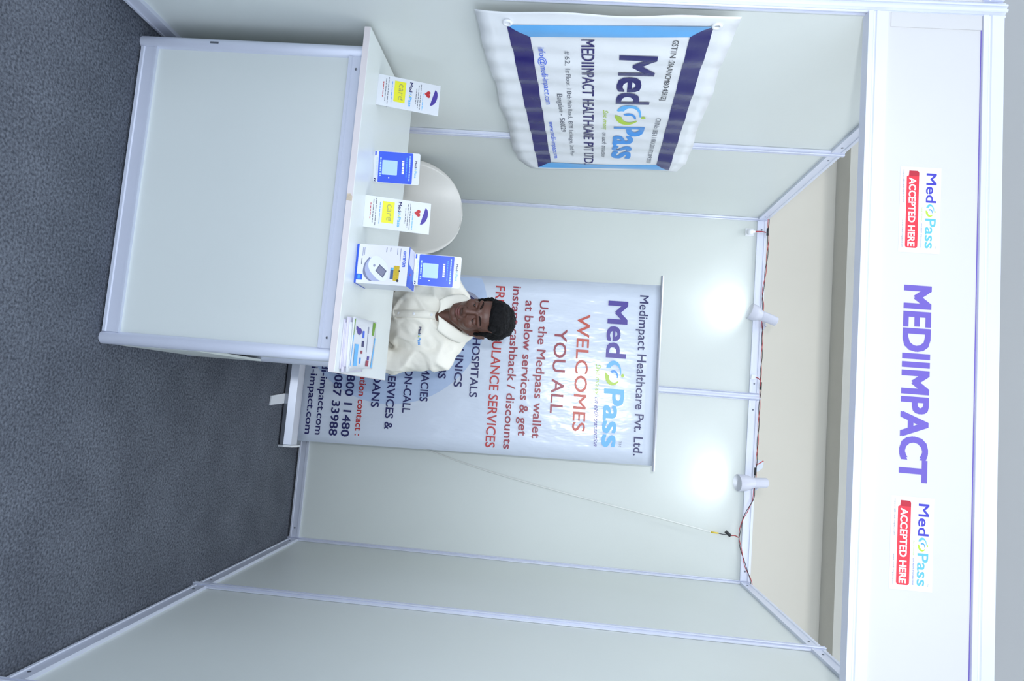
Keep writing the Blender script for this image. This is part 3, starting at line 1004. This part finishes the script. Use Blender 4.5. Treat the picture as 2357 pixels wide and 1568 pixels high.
standee(-0.8315, -1.6811, 0.0085, 0.343, 0.1027, 0.2031, 'white card standee with heart and umbrella print nearest the side partition')
standee(-0.4258, -1.6854, 0.0691, 0.348, 0.1012, 0.2105, 'white card standee with heart and umbrella print beside the monitor carton')


def qr_stand(x, y, z, yaw, lean, w, h, label):
    c, s = math.cos(yaw), math.sin(yaw)
    R_, B_ = Vector((c, s, 0)), Vector((-s, c, 0))
    U_ = Vector((0, 0, 1)) * math.cos(lean) + B_ * math.sin(lean)
    F = Frame(Vector((x, y, z)) - R_ * w / 2, R_, U_)
    t = thing('payment_stand', (x, y, z), label, 'table sign', 'blue payment table signs')
    pts = rrect(0, 0, w, h, 0.006, 4)
    pl_ = MB().prism(pts, lambda a, b_, k: F(a, b_, k), -0.004, 0.0).build('plate', 'card', t)
    # bent foot and back leg of the plastic stand
    dep = 0.052
    MB().add([F(0.006, 0.0, -0.004), F(w - 0.006, 0, -0.004), F(w - 0.006, 0, -0.004) + B_ * dep, F(0.006, 0, -0.004) + B_ * dep,
              F(0.006, 0.003, -0.004), F(w - 0.006, 0.003, -0.004), F(w - 0.006, 0.003, -0.004) + B_ * dep, F(0.006, 0.003, -0.004) + B_ * dep],
             [(0, 3, 2, 1), (4, 5, 6, 7), (0, 1, 5, 4), (1, 2, 6, 5), (2, 3, 7, 6), (3, 0, 4, 7)]).build('foot', 'white', t)
    Q = lambda u, v, k=0.0: F(u * w, v * h, k)
    bl = poly(rrect(0.012, 0.10, 0.988, 0.845, 0.03, 3), Q, 'qrblue', pl_, 'blue_field', 0.0005)
    poly(rrect(0.28, 0.185, 0.74, 0.515, 0.02, 3), Q, 'qrpale', bl, 'blank_code_square', 0.0008)
    for u0, u1, v, th, m in ((0.10, 0.90, 0.77, 0.024, 'qrpale'), (0.16, 0.80, 0.705, 0.02, 'shadeblue'), (0.20, 0.30, 0.135, 0.03, 'qrpale'), (0.34, 0.64, 0.135, 0.03, 'qrpale'), (0.69, 0.79, 0.135, 0.03, 'qrpale'), (0.26, 0.70, 0.615, 0.045, 'white_print')):
        x_ = u0
        rr = random.Random(int(v * 997 + u0 * 31))
        bars = MB()
        while x_ < u1 - 0.01:
            ww = min(rr.uniform(0.03, 0.08), u1 - x_)
            bars.add([Q(x_, v, 0.0008), Q(x_ + ww, v, 0.0008), Q(x_ + ww, v + th, 0.0008), Q(x_, v + th, 0.0008)], [(0, 1, 2, 3)])
            x_ += ww + 0.016
        bars.build('small_print', m if m != 'shadeblue' else 'sky2', bl)
    poly(disc(0.83, 0.34, 0.022, 0.016, 12), Q, 'white_print', bl, 'hand_mark', 0.0008)
    logo(Q, 0.24, 0.892, 0.78, 0.892, 0.050, pl_, 'navy', 'sky', 0.0006, 0.01)
    poly(rect(0.02, 0.018, 0.15, 0.050), Q, 'qrblue', pl_, 'corner_mark', 0.0006)
    poly([(0.86, 0.02), (0.90, 0.02), (0.92, 0.055), (0.88, 0.055)], Q, 'navy', pl_, 'corner_mark', 0.0006)
    poly([(0.93, 0.02), (0.96, 0.02), (0.98, 0.055), (0.95, 0.055)], Q, 'navy', pl_, 'corner_mark', 0.0006)
    for v in (0.058, 0.075):
        bars = MB()
        for k in range(5):
            bars.add([Q(0.2 + k * 0.12, v, 0.0006), Q(0.3 + k * 0.12, v, 0.0006), Q(0.3 + k * 0.12, v + 0.007, 0.0006), Q(0.2 + k * 0.12, v + 0.007, 0.0006)], [(0, 1, 2, 3)])
        bars.build('small_print', 'qrpale', pl_)
    return t


qr_stand(-0.5901, -1.6341, CZ, 0.1657, 0.0963, 0.1021, 0.150, 'blue and white payment sign standing between the two card standees')

# blood pressure monitor carton
t = thing('monitor_carton', (-0.2498, -1.6554, CZ), 'blue and lavender carton printed with a blood pressure monitor', 'box')
yaw = 0.019
R_, B_ = Vector((math.cos(yaw), math.sin(yaw), 0)), Vector((-math.sin(yaw), math.cos(yaw), 0))
w, h, dp = 0.1225, 0.1644, 0.118
o = Vector((-0.2498, -1.7154, CZ)) - R_ * w / 2
c = [o, o + R_ * w, o + R_ * w + B_ * dp, o + B_ * dp]
Z_ = Vector((0, 0, h))
body = MB().add(c + [p + Z_ for p in c], [(0, 3, 2, 1), (4, 5, 6, 7), (0, 1, 5, 4), (1, 2, 6, 5), (2, 3, 7, 6), (3, 0, 4, 7)]).build('carton_body', 'side', t)
bevel(body, 0.0008)
F = Frame(o, R_, (0, 0, 1))
Q = lambda u, v, k=0.0: F(u * w, v * h, k)
poly(rect(0, 0, 1, 1), Q, 'lav', body, 'front_print', 0.0004)
poly([(0, 0), (1, 0), (1, 0.035), (0.0, 0.042)], Q, 'cblue', body, 'blue_strip', 0.0006)
poly(rect(0.765, 0.035, 0.915, 0.15), Q, 'cblue', body, 'blue_square', 0.0006)
poly(rect(0.79, 0.06, 0.89, 0.105), Q, 'sky2', body, 'square_mark', 0.0008)
# the pictured monitor
def smooth_poly(pts):
    return [(p.x, p.y) for p in smooth_path([(a, b_, 0) for a, b_ in pts + pts[:1]], 4)[:-1]]


poly(smooth_poly([(0.31, 0.26), (0.45, 0.185), (0.58, 0.155), (0.76, 0.16), (0.90, 0.25), (0.93, 0.33), (0.80, 0.34), (0.5, 0.3)]), Q, 'shade', body, 'shadow_print', 0.0006)
poly(smooth_poly([(0.33, 0.285), (0.47, 0.205), (0.63, 0.185), (0.76, 0.215), (0.86, 0.265), (0.92, 0.34), (0.925, 0.47), (0.88, 0.52), (0.6, 0.4)]), Q, 'monside', body, 'monitor_side_print', 0.0008)
poly(smooth_poly([(0.31, 0.31), (0.28, 0.38), (0.31, 0.46), (0.39, 0.545), (0.50, 0.605), (0.64, 0.635), (0.78, 0.635), (0.88, 0.61), (0.92, 0.54), (0.89, 0.46), (0.80, 0.375), (0.67, 0.285), (0.53, 0.245), (0.40, 0.262)]), Q, 'mon', body, 'monitor_face_print', 0.0010)
poly([(0.49, 0.46), (0.65, 0.605), (0.835, 0.545), (0.665, 0.390)], Q, 'lcd_dark', body, 'screen_rim_print', 0.0012)
poly([(0.52, 0.465), (0.655, 0.585), (0.805, 0.535), (0.665, 0.41)], Q, 'lcd', body, 'screen_print', 0.0014)
poly(disc(0.53, 0.36, 0.035, 0.022, 16), Q, 'pgrey', body, 'button_print', 0.0012)
poly(rect(0.555, 0.675, 0.85, 0.74), Q, 'suit2', body, 'slate_case_print', 0.0006)
poly(rect(0.56, 0.69, 0.61, 0.735), Q, 'sky', body, 'tag_print', 0.0008)
poly(rrect(0.50, 0.735, 0.89, 0.845, 0.02, 3), Q, 'suit', body, 'yellow_case_print', 0.0008)
poly(disc(0.88, 0.825, 0.034, 0.026, 14), Q, 'dark', body, 'wheel_print', 0.0012)
poly(disc(0.63, 0.845, 0.020, 0.014, 12), Q, 'dark', body, 'lock_print', 0.0012)
text('omron', Q, 0.12, 0.895, 0.52, 0.895, 0.082, 'cblue', body, 0.02, h=0.0008)
for u0, u1, v, m in ((0.05, 0.38, 0.835, 'pgrey'), (0.05, 0.22, 0.775, 'pgrey'), (0.05, 0.15, 0.64, 'grey'), (0.05, 0.17, 0.565, 'grey'), (0.08, 0.28, 0.145, 'pgrey'), (0.08, 0.30, 0.115, 'pgrey'), (0.36, 0.52, 0.105, 'grey')):
    poly(rect(u0, v, u1, v + 0.014), Q, m, body, 'small_print', 0.0006)
# top of the carton: white with a blue slanted field
T = Frame(o + Z_, R_, B_)
QT = lambda u, v, k=0.0: T(u * w, v * dp, k)
poly(rect(0, 0, 1, 1), QT, 'lav', body, 'top_print', 0.0004)
poly([(0, 0), (1, 0), (1, 0.93), (0.55, 0.93), (0.42, 0.10), (0, 0.10)], QT, 'cblue', body, 'blue_field', 0.0007)
poly(rect(0.58, 0.60, 0.78, 0.78), QT, 'sky2', body, 'top_mark', 0.0010)
poly(disc(0.66, 0.32, 0.025, 0.04, 10), QT, 'red', body, 'red_mark', 0.0010)
S = Frame(o + R_ * w, B_, (0, 0, 1))
poly([(0, 0), (dp, 0), (dp, 0.004), (0, 0.006)], S, 'cblue', body, 'blue_strip', 0.0006)
qr_stand(-0.2590, -1.632, CZ + h + 0.0012, 0.10, 0.10, 0.1015, 0.150, 'blue and white payment sign standing on top of the monitor carton')

# leaflets: a small loose pile, the uppermost printed
def leaflet(cx, cy, z, yaw, w, h, th, label, m='card', lift=0.0):
    c, s = math.cos(yaw), math.sin(yaw)
    R_, B_ = Vector((c, s, 0)), Vector((-s, c, 0))
    F = Frame(Vector((cx, cy, z)) - R_ * w / 2 - B_ * h / 2, R_, B_)
    t = thing('leaflet', (cx, cy, z), label, 'leaflet', 'pile of leaflets')
    fn = lambda u, v, k=0.0: F(u * w, v * h, k + lift * v * v + (0.002 * math.sin(u * 4 + cx * 40) * v if lift else 0.0))
    o_ = MB().grid(6, 8, lambda a, b_: fn(a, b_, th)).build('sheet', m, t, smooth=True)
    solid(o_, th, -1)
    return t, o_, fn


zz = CZ
for k, (dx, dy, yw, m) in enumerate([(0.006, -0.012, 0.02, 'paper_lav'), (0.012, -0.008, 0.06, 'paper_lav'), (-0.003, -0.010, 0.03, 'paper_lav'), (0.004, 0.004, 0.10, 'card')]):
    leaflet(0.0 + dx, -1.655 + dy, zz, yw, 0.150, 0.212, 0.0042,
            ['lavender edged leaflet at the bottom of the pile on the counter', 'lavender edged leaflet second from the bottom of the pile',
             'lavender edged leaflet third from the bottom of the pile', 'white leaflet directly under the printed one on the pile'][k], m)
    zz += 0.0046
t, lf, fn = leaflet(-0.006, -1.632, zz + 0.001, 0.05, 0.158, 0.218, 0.001, 'printed leaflet with green corner on top of the pile', 'card', lift=0.012)
for pts, m, nm in [
    ([(0.02, 0.86), (0.30, 0.83), (0.30, 0.90), (0.04, 0.97)], 'leaf', 'green_corner'),
    ([(0.05, 0.06), (0.35, 0.05), (0.35, 0.07), (0.02, 0.10)], 'leaf', 'green_strip'),
    ([(0.35, 0.05), (0.95, 0.01), (0.95, 0.04), (0.35, 0.075)], 'sky', 'blue_strip'),
    ([(0.35, 0.95), (0.97, 0.90), (0.97, 0.95), (0.35, 0.98)], 'sky', 'blue_strip'),
    (disc(0.26, 0.30, 0.07, 0.10, 14), 'purple', 'round_mark'), ([(0.16, 0.16), (0.24, 0.16), (0.26, 0.24), (0.20, 0.28)], 'purple', 'round_mark'),
    (rect(0.24, 0.44, 0.38, 0.52), 'blue', 'word_print'), (rect(0.44, 0.44, 0.56, 0.53), 'navy', 'word_print'), (rect(0.64, 0.42, 0.70, 0.50), 'maroon', 'word_print'), (rect(0.78, 0.40, 0.90, 0.46), 'sky2', 'word_print'),
    (rect(0.52, 0.15, 0.95, 0.31), 'sky', 'text_block'), (rect(0.74, 0.72, 0.82, 0.80), 'purple', 'round_mark'), (rect(0.83, 0.68, 0.95, 0.80), 'maroon', 'round_mark'),
    (rect(0.30, 0.66, 0.66, 0.675), 'pgrey', 'text_line'), (rect(0.14, 0.66, 0.28, 0.70), 'pgrey', 'text_line'),
]:
    mb = MB()
    mb.add([fn(u, v, 0.0024) for u, v in pts], [tuple(range(len(pts)))])
    mb.build(nm, m, lf)

# ================================================================== THE SEATED MAN
man = thing('person', (-0.185, -0.85, 0.0), 'man in a cream collared shirt seated behind the counter looking down', 'person')


def remesh(mb, voxel, it=6, fac=0.5):
    me = bpy.data.meshes.new('tmp')
    me.from_pydata([tuple(p) for p in mb.v], [], mb.f)
    o = bpy.data.objects.new('tmp', me)
    COL.objects.link(o)
    r = o.modifiers.new('r', 'REMESH'); r.mode = 'VOXEL'; r.voxel_size = voxel
    s = o.modifiers.new('s', 'SMOOTH'); s.iterations = it; s.factor = fac
    bpy.context.view_layer.update()
    ev = bpy.data.meshes.new_from_object(o.evaluated_get(bpy.context.evaluated_depsgraph_get()))
    out = MB()
    out.v = [v.co.copy() for v in ev.vertices]
    out.f = [tuple(p.vertices) for p in ev.polygons]
    bpy.data.objects.remove(o); bpy.data.meshes.remove(me); bpy.data.meshes.remove(ev)
    return out


HC = Vector((-0.186, -1.09, 1.094))
HR = Matrix.Rotation(math.radians(-4), 3, 'Z') @ Matrix.Rotation(math.radians(3), 3, 'Y') @ Matrix.Rotation(math.radians(16), 3, 'X')
hd = lambda x, y, z: HC + HR @ Vector((x, y, z))

bodym = MB()
# head
bodym.ellipsoid(hd(0, 0.016, 0.034), (0.073, 0.092, 0.078), HR, 28, 20)
bodym.ellipsoid(hd(0, -0.022, -0.030), (0.061, 0.066, 0.080), HR, 28, 20)
bodym.ellipsoid(hd(0, -0.030, 0.030), (0.060, 0.054, 0.050), HR)
bodym.ellipsoid(hd(0, -0.064, -0.096), (0.027, 0.024, 0.019), HR)
for s in (-1, 1):
    bodym.capsule(hd(s * 0.053, 0.004, -0.055), 0.018, hd(s * 0.022, -0.058, -0.094), 0.017)
    bodym.ellipsoid(hd(s * 0.038, -0.062, -0.026), (0.022, 0.018, 0.024), HR)
    bodym.ellipsoid(hd(s * 0.0135, -0.094, -0.036), (0.0095, 0.011, 0.0085), HR)
    bodym.capsule(hd(s * 0.012, -0.079, 0.020), 0.0105, hd(s * 0.046, -0.064, 0.018), 0.010)
    # ear: rim, lobe and flat
    bodym.ellipsoid(hd(s * 0.072, 0.012, -0.012), (0.008, 0.017, 0.028), HR)
    bodym.capsule(hd(s * 0.079, 0.024, 0.008), 0.0055, hd(s * 0.078, 0.022, -0.022), 0.005)
    bodym.ellipsoid(hd(s * 0.070, 0.006, -0.040), (0.008, 0.010, 0.012), HR)
    bodym.ellipsoid(hd(s * 0.058, 0.010, -0.030), (0.018, 0.024, 0.036), HR)
bodym.capsule(hd(0, -0.084, 0.012), 0.0085, hd(0, -0.104, -0.026), 0.0115)
bodym.ellipsoid(hd(0, -0.101, -0.031), (0.0135, 0.012, 0.011), HR)
bodym.ellipsoid(hd(0, -0.078, -0.060), (0.032, 0.016, 0.022), HR)
# neck and the triangle of chest in the open collar
bodym.capsule(hd(0, 0.020, -0.060), 0.052, (-0.186, -0.985, 0.955), 0.056)
bodym.capsule((-0.184, -1.055, 0.985), 0.040, (-0.182, -1.062, 0.925), 0.026)
# trunk and limbs under the clothes
bodym.ellipsoid((-0.185, -0.93, 0.82), (0.145, 0.092, 0.16), Matrix.Rotation(math.radians(24), 3, 'X'))
bodym.ellipsoid((-0.185, -0.82, 0.62), (0.135, 0.10, 0.15), Matrix.Rotation(math.radians(20), 3, 'X'))
bodym.capsule((-0.325, -0.97, 0.925), 0.042, (-0.045, -0.97, 0.930), 0.042)
SH = {1: (-0.030, -0.97, 0.925), -1: (-0.340, -0.97, 0.920)}
EL = {1: (0.010, -0.935, 0.690), -1: (-0.380, -0.935, 0.690)}
WR = {1: (-0.075, -1.075, 0.632), -1: (-0.285, -1.075, 0.632)}
for s in (-1, 1):
    bodym.capsule(SH[s], 0.042, EL[s], 0.036)
    bodym.capsule(EL[s], 0.036, WR[s], 0.024)
    hx = -0.185 + s * 0.085
    bodym.capsule((hx, -0.76, 0.552), 0.072, (hx, -1.12, 0.530), 0.052)
    bodym.capsule((hx, -1.12, 0.530), 0.050, (hx, -1.11, 0.30), 0.048)
    bodym.capsule((hx, -1.11, 0.30), 0.048, (hx, -1.10, 0.09), 0.034)
    # hands resting on the thighs: palm, four fingers, thumb
    wv = Vector(WR[s])
    palm = wv + Vector((-s * 0.012, -0.062, -0.020))
    bodym.ellipsoid(palm, (0.040, 0.048, 0.014), Matrix.Rotation(math.radians(12), 3, 'X'))
    for k, (fx, ln) in enumerate(((-0.030, 0.066), (-0.010, 0.076), (0.010, 0.072), (0.029, 0.056))):
        r0 = palm + Vector((fx * s, -0.036, 0.0))
        k1 = r0 + Vector((fx * s * 0.15, -ln * 0.5, -0.004))
        k2 = k1 + Vector((fx * s * 0.1, -ln * 0.42, -0.020))
        bodym.capsule(r0, 0.0088, k1, 0.0082, 8); bodym.capsule(k1, 0.0082, k2, 0.0072, 8)
    tb = palm + Vector((-s * 0.032, 0.012, 0.0))
    t1 = tb + Vector((-s * 0.026, -0.030, -0.004)); t2 = t1 + Vector((-s * 0.004, -0.028, -0.006))
    bodym.capsule(tb, 0.011, t1, 0.0095, 8); bodym.capsule(t1, 0.0095, t2, 0.0082, 8)
rem = remesh(bodym, 0.0034, 5, 0.5)
skin = rem.build('body', 'skin', man, smooth=True)

for s in (-1, 1):
    e = MB().ellipsoid(hd(s * 0.031, -0.0715, 0.001), (0.0135, 0.010, 0.0085), HR).build('eye', 'eye', man, smooth=True)
    MB().ellipsoid(hd(s * 0.031 + 0.0, -0.0790, -0.0050), (0.0058, 0.0036, 0.0040), HR).build('iris', 'iris', e, smooth=True)
    # lowered upper lid
    MB().ellipsoid(hd(s * 0.031, -0.0722, 0.0022), (0.0158, 0.0116, 0.0086), HR).build('eyelid', 'skin', man, smooth=True)
    pts = smooth_path([hd(s * 0.013, -0.0865, 0.0235), hd(s * 0.026, -0.0835, 0.029), hd(s * 0.040, -0.0745, 0.0285), hd(s * 0.052, -0.0625, 0.022)], 4)
    n = len(pts)
    MB().tube(pts, [0.0030 * (0.6 + 0.6 * math.sin(PI * min(1, (i + 2) / n))) for i in range(n)], 8).build('eyebrow', 'brow', man, smooth=True)
ul = smooth_path([hd(-0.025, -0.0800, -0.064), hd(-0.010, -0.0935, -0.0600), hd(0, -0.0945, -0.0615), hd(0.010, -0.0935, -0.0600), hd(0.025, -0.0800, -0.064)], 4)
MB().tube(ul, [0.002 + 0.0034 * math.sin(PI * i / (len(ul) - 1)) for i in range(len(ul))], 8).build('upper_lip', 'lip', man, smooth=True)
ll = smooth_path([hd(-0.022, -0.0795, -0.066), hd(-0.010, -0.0905, -0.0705), hd(0, -0.0925, -0.0718), hd(0.010, -0.0905, -0.0705), hd(0.022, -0.0795, -0.066)], 4)
MB().tube(ll, [0.002 + 0.0042 * math.sin(PI * i / (len(ll) - 1)) for i in range(len(ll))], 8).build('lower_lip', 'lip', man, smooth=True)
mu = smooth_path([hd(-0.026, -0.0790, -0.058), hd(-0.012, -0.0910, -0.0510), hd(0, -0.0945, -0.0500), hd(0.012, -0.0910, -0.0510), hd(0.026, -0.0790, -0.058)], 4)
MB().tube(mu, [0.0016 + 0.0022 * math.sin(PI * i / (len(mu) - 1)) for i in range(len(mu))], 8).build('moustache', 'stubble', man, smooth=True)

# hair: cap with sideburns, ruffled
hm = MB()
hm.ellipsoid(hd(0, 0.034, 0.044), (0.0815, 0.090, 0.080), HR, 36, 26)
hm.ellipsoid(hd(0.0, -0.014, 0.078), (0.070, 0.064, 0.042), HR, 30, 20)
for k in range(9):
    x_ = -0.052 + 0.013 * k
    hm.ellipsoid(hd(x_, -0.062 + 0.5 * x_ * x_ * 6, 0.080 - 4.0 * x_ * x_), (0.012, 0.014, 0.012 + 0.003 * (k % 3)), HR, 10, 8)
hm.ellipsoid(hd(0, 0.060, -0.010), (0.066, 0.052, 0.062), HR, 24, 18)
for s in (-1, 1):
    hm.capsule(hd(s * 0.068, -0.020, 0.040), 0.012, hd(s * 0.0685, -0.008, -0.020), 0.006)
hr = remesh(hm, 0.0034, 4, 0.5)
hv = []
for p in hr.v:
    d = (p - HC).normalized()
    q = HR.transposed() @ (p - HC)
    k = noise.noise(Vector((q.x * 55, q.y * 30, q.z * 55))) * 0.0045 + noise.noise(Vector((q.x * 160, q.y * 60, q.z * 160))) * 0.0034
    hv.append(p + d * k)
hr.v = hv
hr.build('hair', 'hair', man, smooth=True)

# shirt
sm = MB()
sm.ellipsoid((-0.185, -0.935, 0.815), (0.172, 0.122, 0.175), Matrix.Rotation(math.radians(24), 3, 'X'), 32, 22)
sm.ellipsoid((-0.185, -0.83, 0.640), (0.160, 0.130, 0.155), Matrix.Rotation(math.radians(20), 3, 'X'), 32, 22)
sm.capsule((-0.330, -0.97, 0.925), 0.055, (-0.040, -0.97, 0.930), 0.055)
for s in (-1, 1):
    sm.capsule((-0.185 + s * 0.060, -0.965, 0.985), 0.042, SH[s], 0.056)
    sm.capsule(SH[s], 0.058, EL[s], 0.050)
    sm.capsule(EL[s], 0.050, Vector(WR[s]) + Vector((0, 0.02, 0)), 0.037)
sr = remesh(sm, 0.0065, 8, 0.5)
sv = []
for p in sr.v:
    d = (p - Vector((-0.185, -0.86, min(max(p.z, 0.6), 0.9)))).normalized()
    k = noise.noise(Vector((p.x * 16 + p.z * 9, p.y * 14, p.z * 11 - p.x * 10))) * 0.009
    rg = 1 - abs(noise.noise(Vector((p.x * 9 + p.z * 5 + 3, p.y * 8, p.z * 9 - p.x * 7 + 1)))) * 2
    k += max(0.0, rg - 0.45) * 0.022
    k += noise.noise(Vector((p.x * 30 - p.z * 26 + 7, p.y * 20, p.z * 18 + p.x * 8))) * 0.0040
    sv.append(p + d * k)
sr.v = sv
shirt = sr.build('shirt', 'shirt', man, smooth=True)
bv = BVHTree.FromPolygons([tuple(p) for p in sr.v], sr.f)


def onshirt(x, z, h=0.0):
    hit = bv.ray_cast(Vector((x, -1.6, z)), Vector((0, 1, 0)))
    if hit[0] is None:
        return Vector((x, -1.0, z))
    return hit[0] + Vector((0, -h, 0))


# collar: stand and two pointed wings
inner = [(0.004, -1.103, 0.918), (0.024, -1.100, 0.950), (0.044, -1.078, 0.985), (0.062, -1.035, 1.018), (0.064, -0.985, 1.040), (0.046, -0.935, 1.052), (0.0, -0.915, 1.056)]
outr = [(0.060, -1.094, 0.917), (0.076, -1.084, 0.940), (0.092, -1.052, 0.968), (0.100, -1.010, 0.998), (0.096, -0.955, 1.014), (0.066, -0.900, 1.022), (0.0, -0.878, 1.026)]
for s in (-1, 1):
    A = smooth_path([(-0.185 + s * x, y, z) for x, y, z in inner], 4)
    B = smooth_path([(-0.185 + s * x, y, z) for x, y, z in outr], 4)
    n = len(A)

    def cf(a, b_):
        i = min(int(round(a * (n - 1))), n - 1)
        p = A[i].lerp(B[i], b_)
        bulge = math.sin(PI * b_) * 0.006
        return p + Vector((0, -bulge * 0.6, bulge))
    cw = MB().grid(n - 1, 6, cf).build('collar_wing', 'shirt', shirt, smooth=True)
    solid(cw, 0.003, 0)

# button band, buttons and the small chest logo
mb = MB()
zs = [0.930 - 0.022 * k for k in range(12)]
vs = []
for z in zs:
    for x in (-0.199, -0.185, -0.168):
        vs.append(onshirt(x, z, 0.0035))
mb.add(vs, [(r * 3 + c, r * 3 + c + 1, r * 3 + c + 4, r * 3 + c + 3) for r in range(len(zs) - 1) for c in range(2)])
pk = mb.build('button_band', 'shirt', shirt, smooth=True)
solid(pk, 0.003, 0)
for z in (0.888, 0.815, 0.745):
    p = onshirt(-0.184, z, 0.006)
    MB().lathe([(0.0055, 0), (0.0058, 0.0012), (0.004, 0.002), (0.0, 0.0018)], p, (0, -1, 0), 14).build('button', 'white', shirt, smooth=True)
SP = lambda u, v, h=0.0: onshirt(u, v, 0.004 + h)
logo(SP, -0.133, 0.838, -0.062, 0.836, 0.0125, shirt, 'navy', 'sky2', 0.001, 0.02)

# trousers and shoes, under the counter
tm = MB()
tm.ellipsoid((-0.185, -0.765, 0.560), (0.160, 0.120, 0.085))
for s in (-1, 1):
    hx = -0.185 + s * 0.085
    tm.capsule((hx, -0.76, 0.552), 0.086, (hx, -1.12, 0.530), 0.066)
    tm.capsule((hx, -1.12, 0.530), 0.064, (hx, -1.10, 0.13), 0.052)
remesh(tm, 0.010, 5).build('trousers', 'trouser', man, smooth=True)
for s in (-1, 1):
    hx = -0.185 + s * 0.085
    f = MB()
    f.capsule((hx, -1.075, 0.045), 0.040, (hx, -1.19, 0.036), 0.034)
    f.ellipsoid((hx, -1.09, 0.075), (0.040, 0.050, 0.045))
    f.box((hx - 0.038, -1.215, 0.0), (hx + 0.038, -1.045, 0.02))
    remesh(f, 0.006, 4).build('shoe', 'shoe', man, smooth=True)
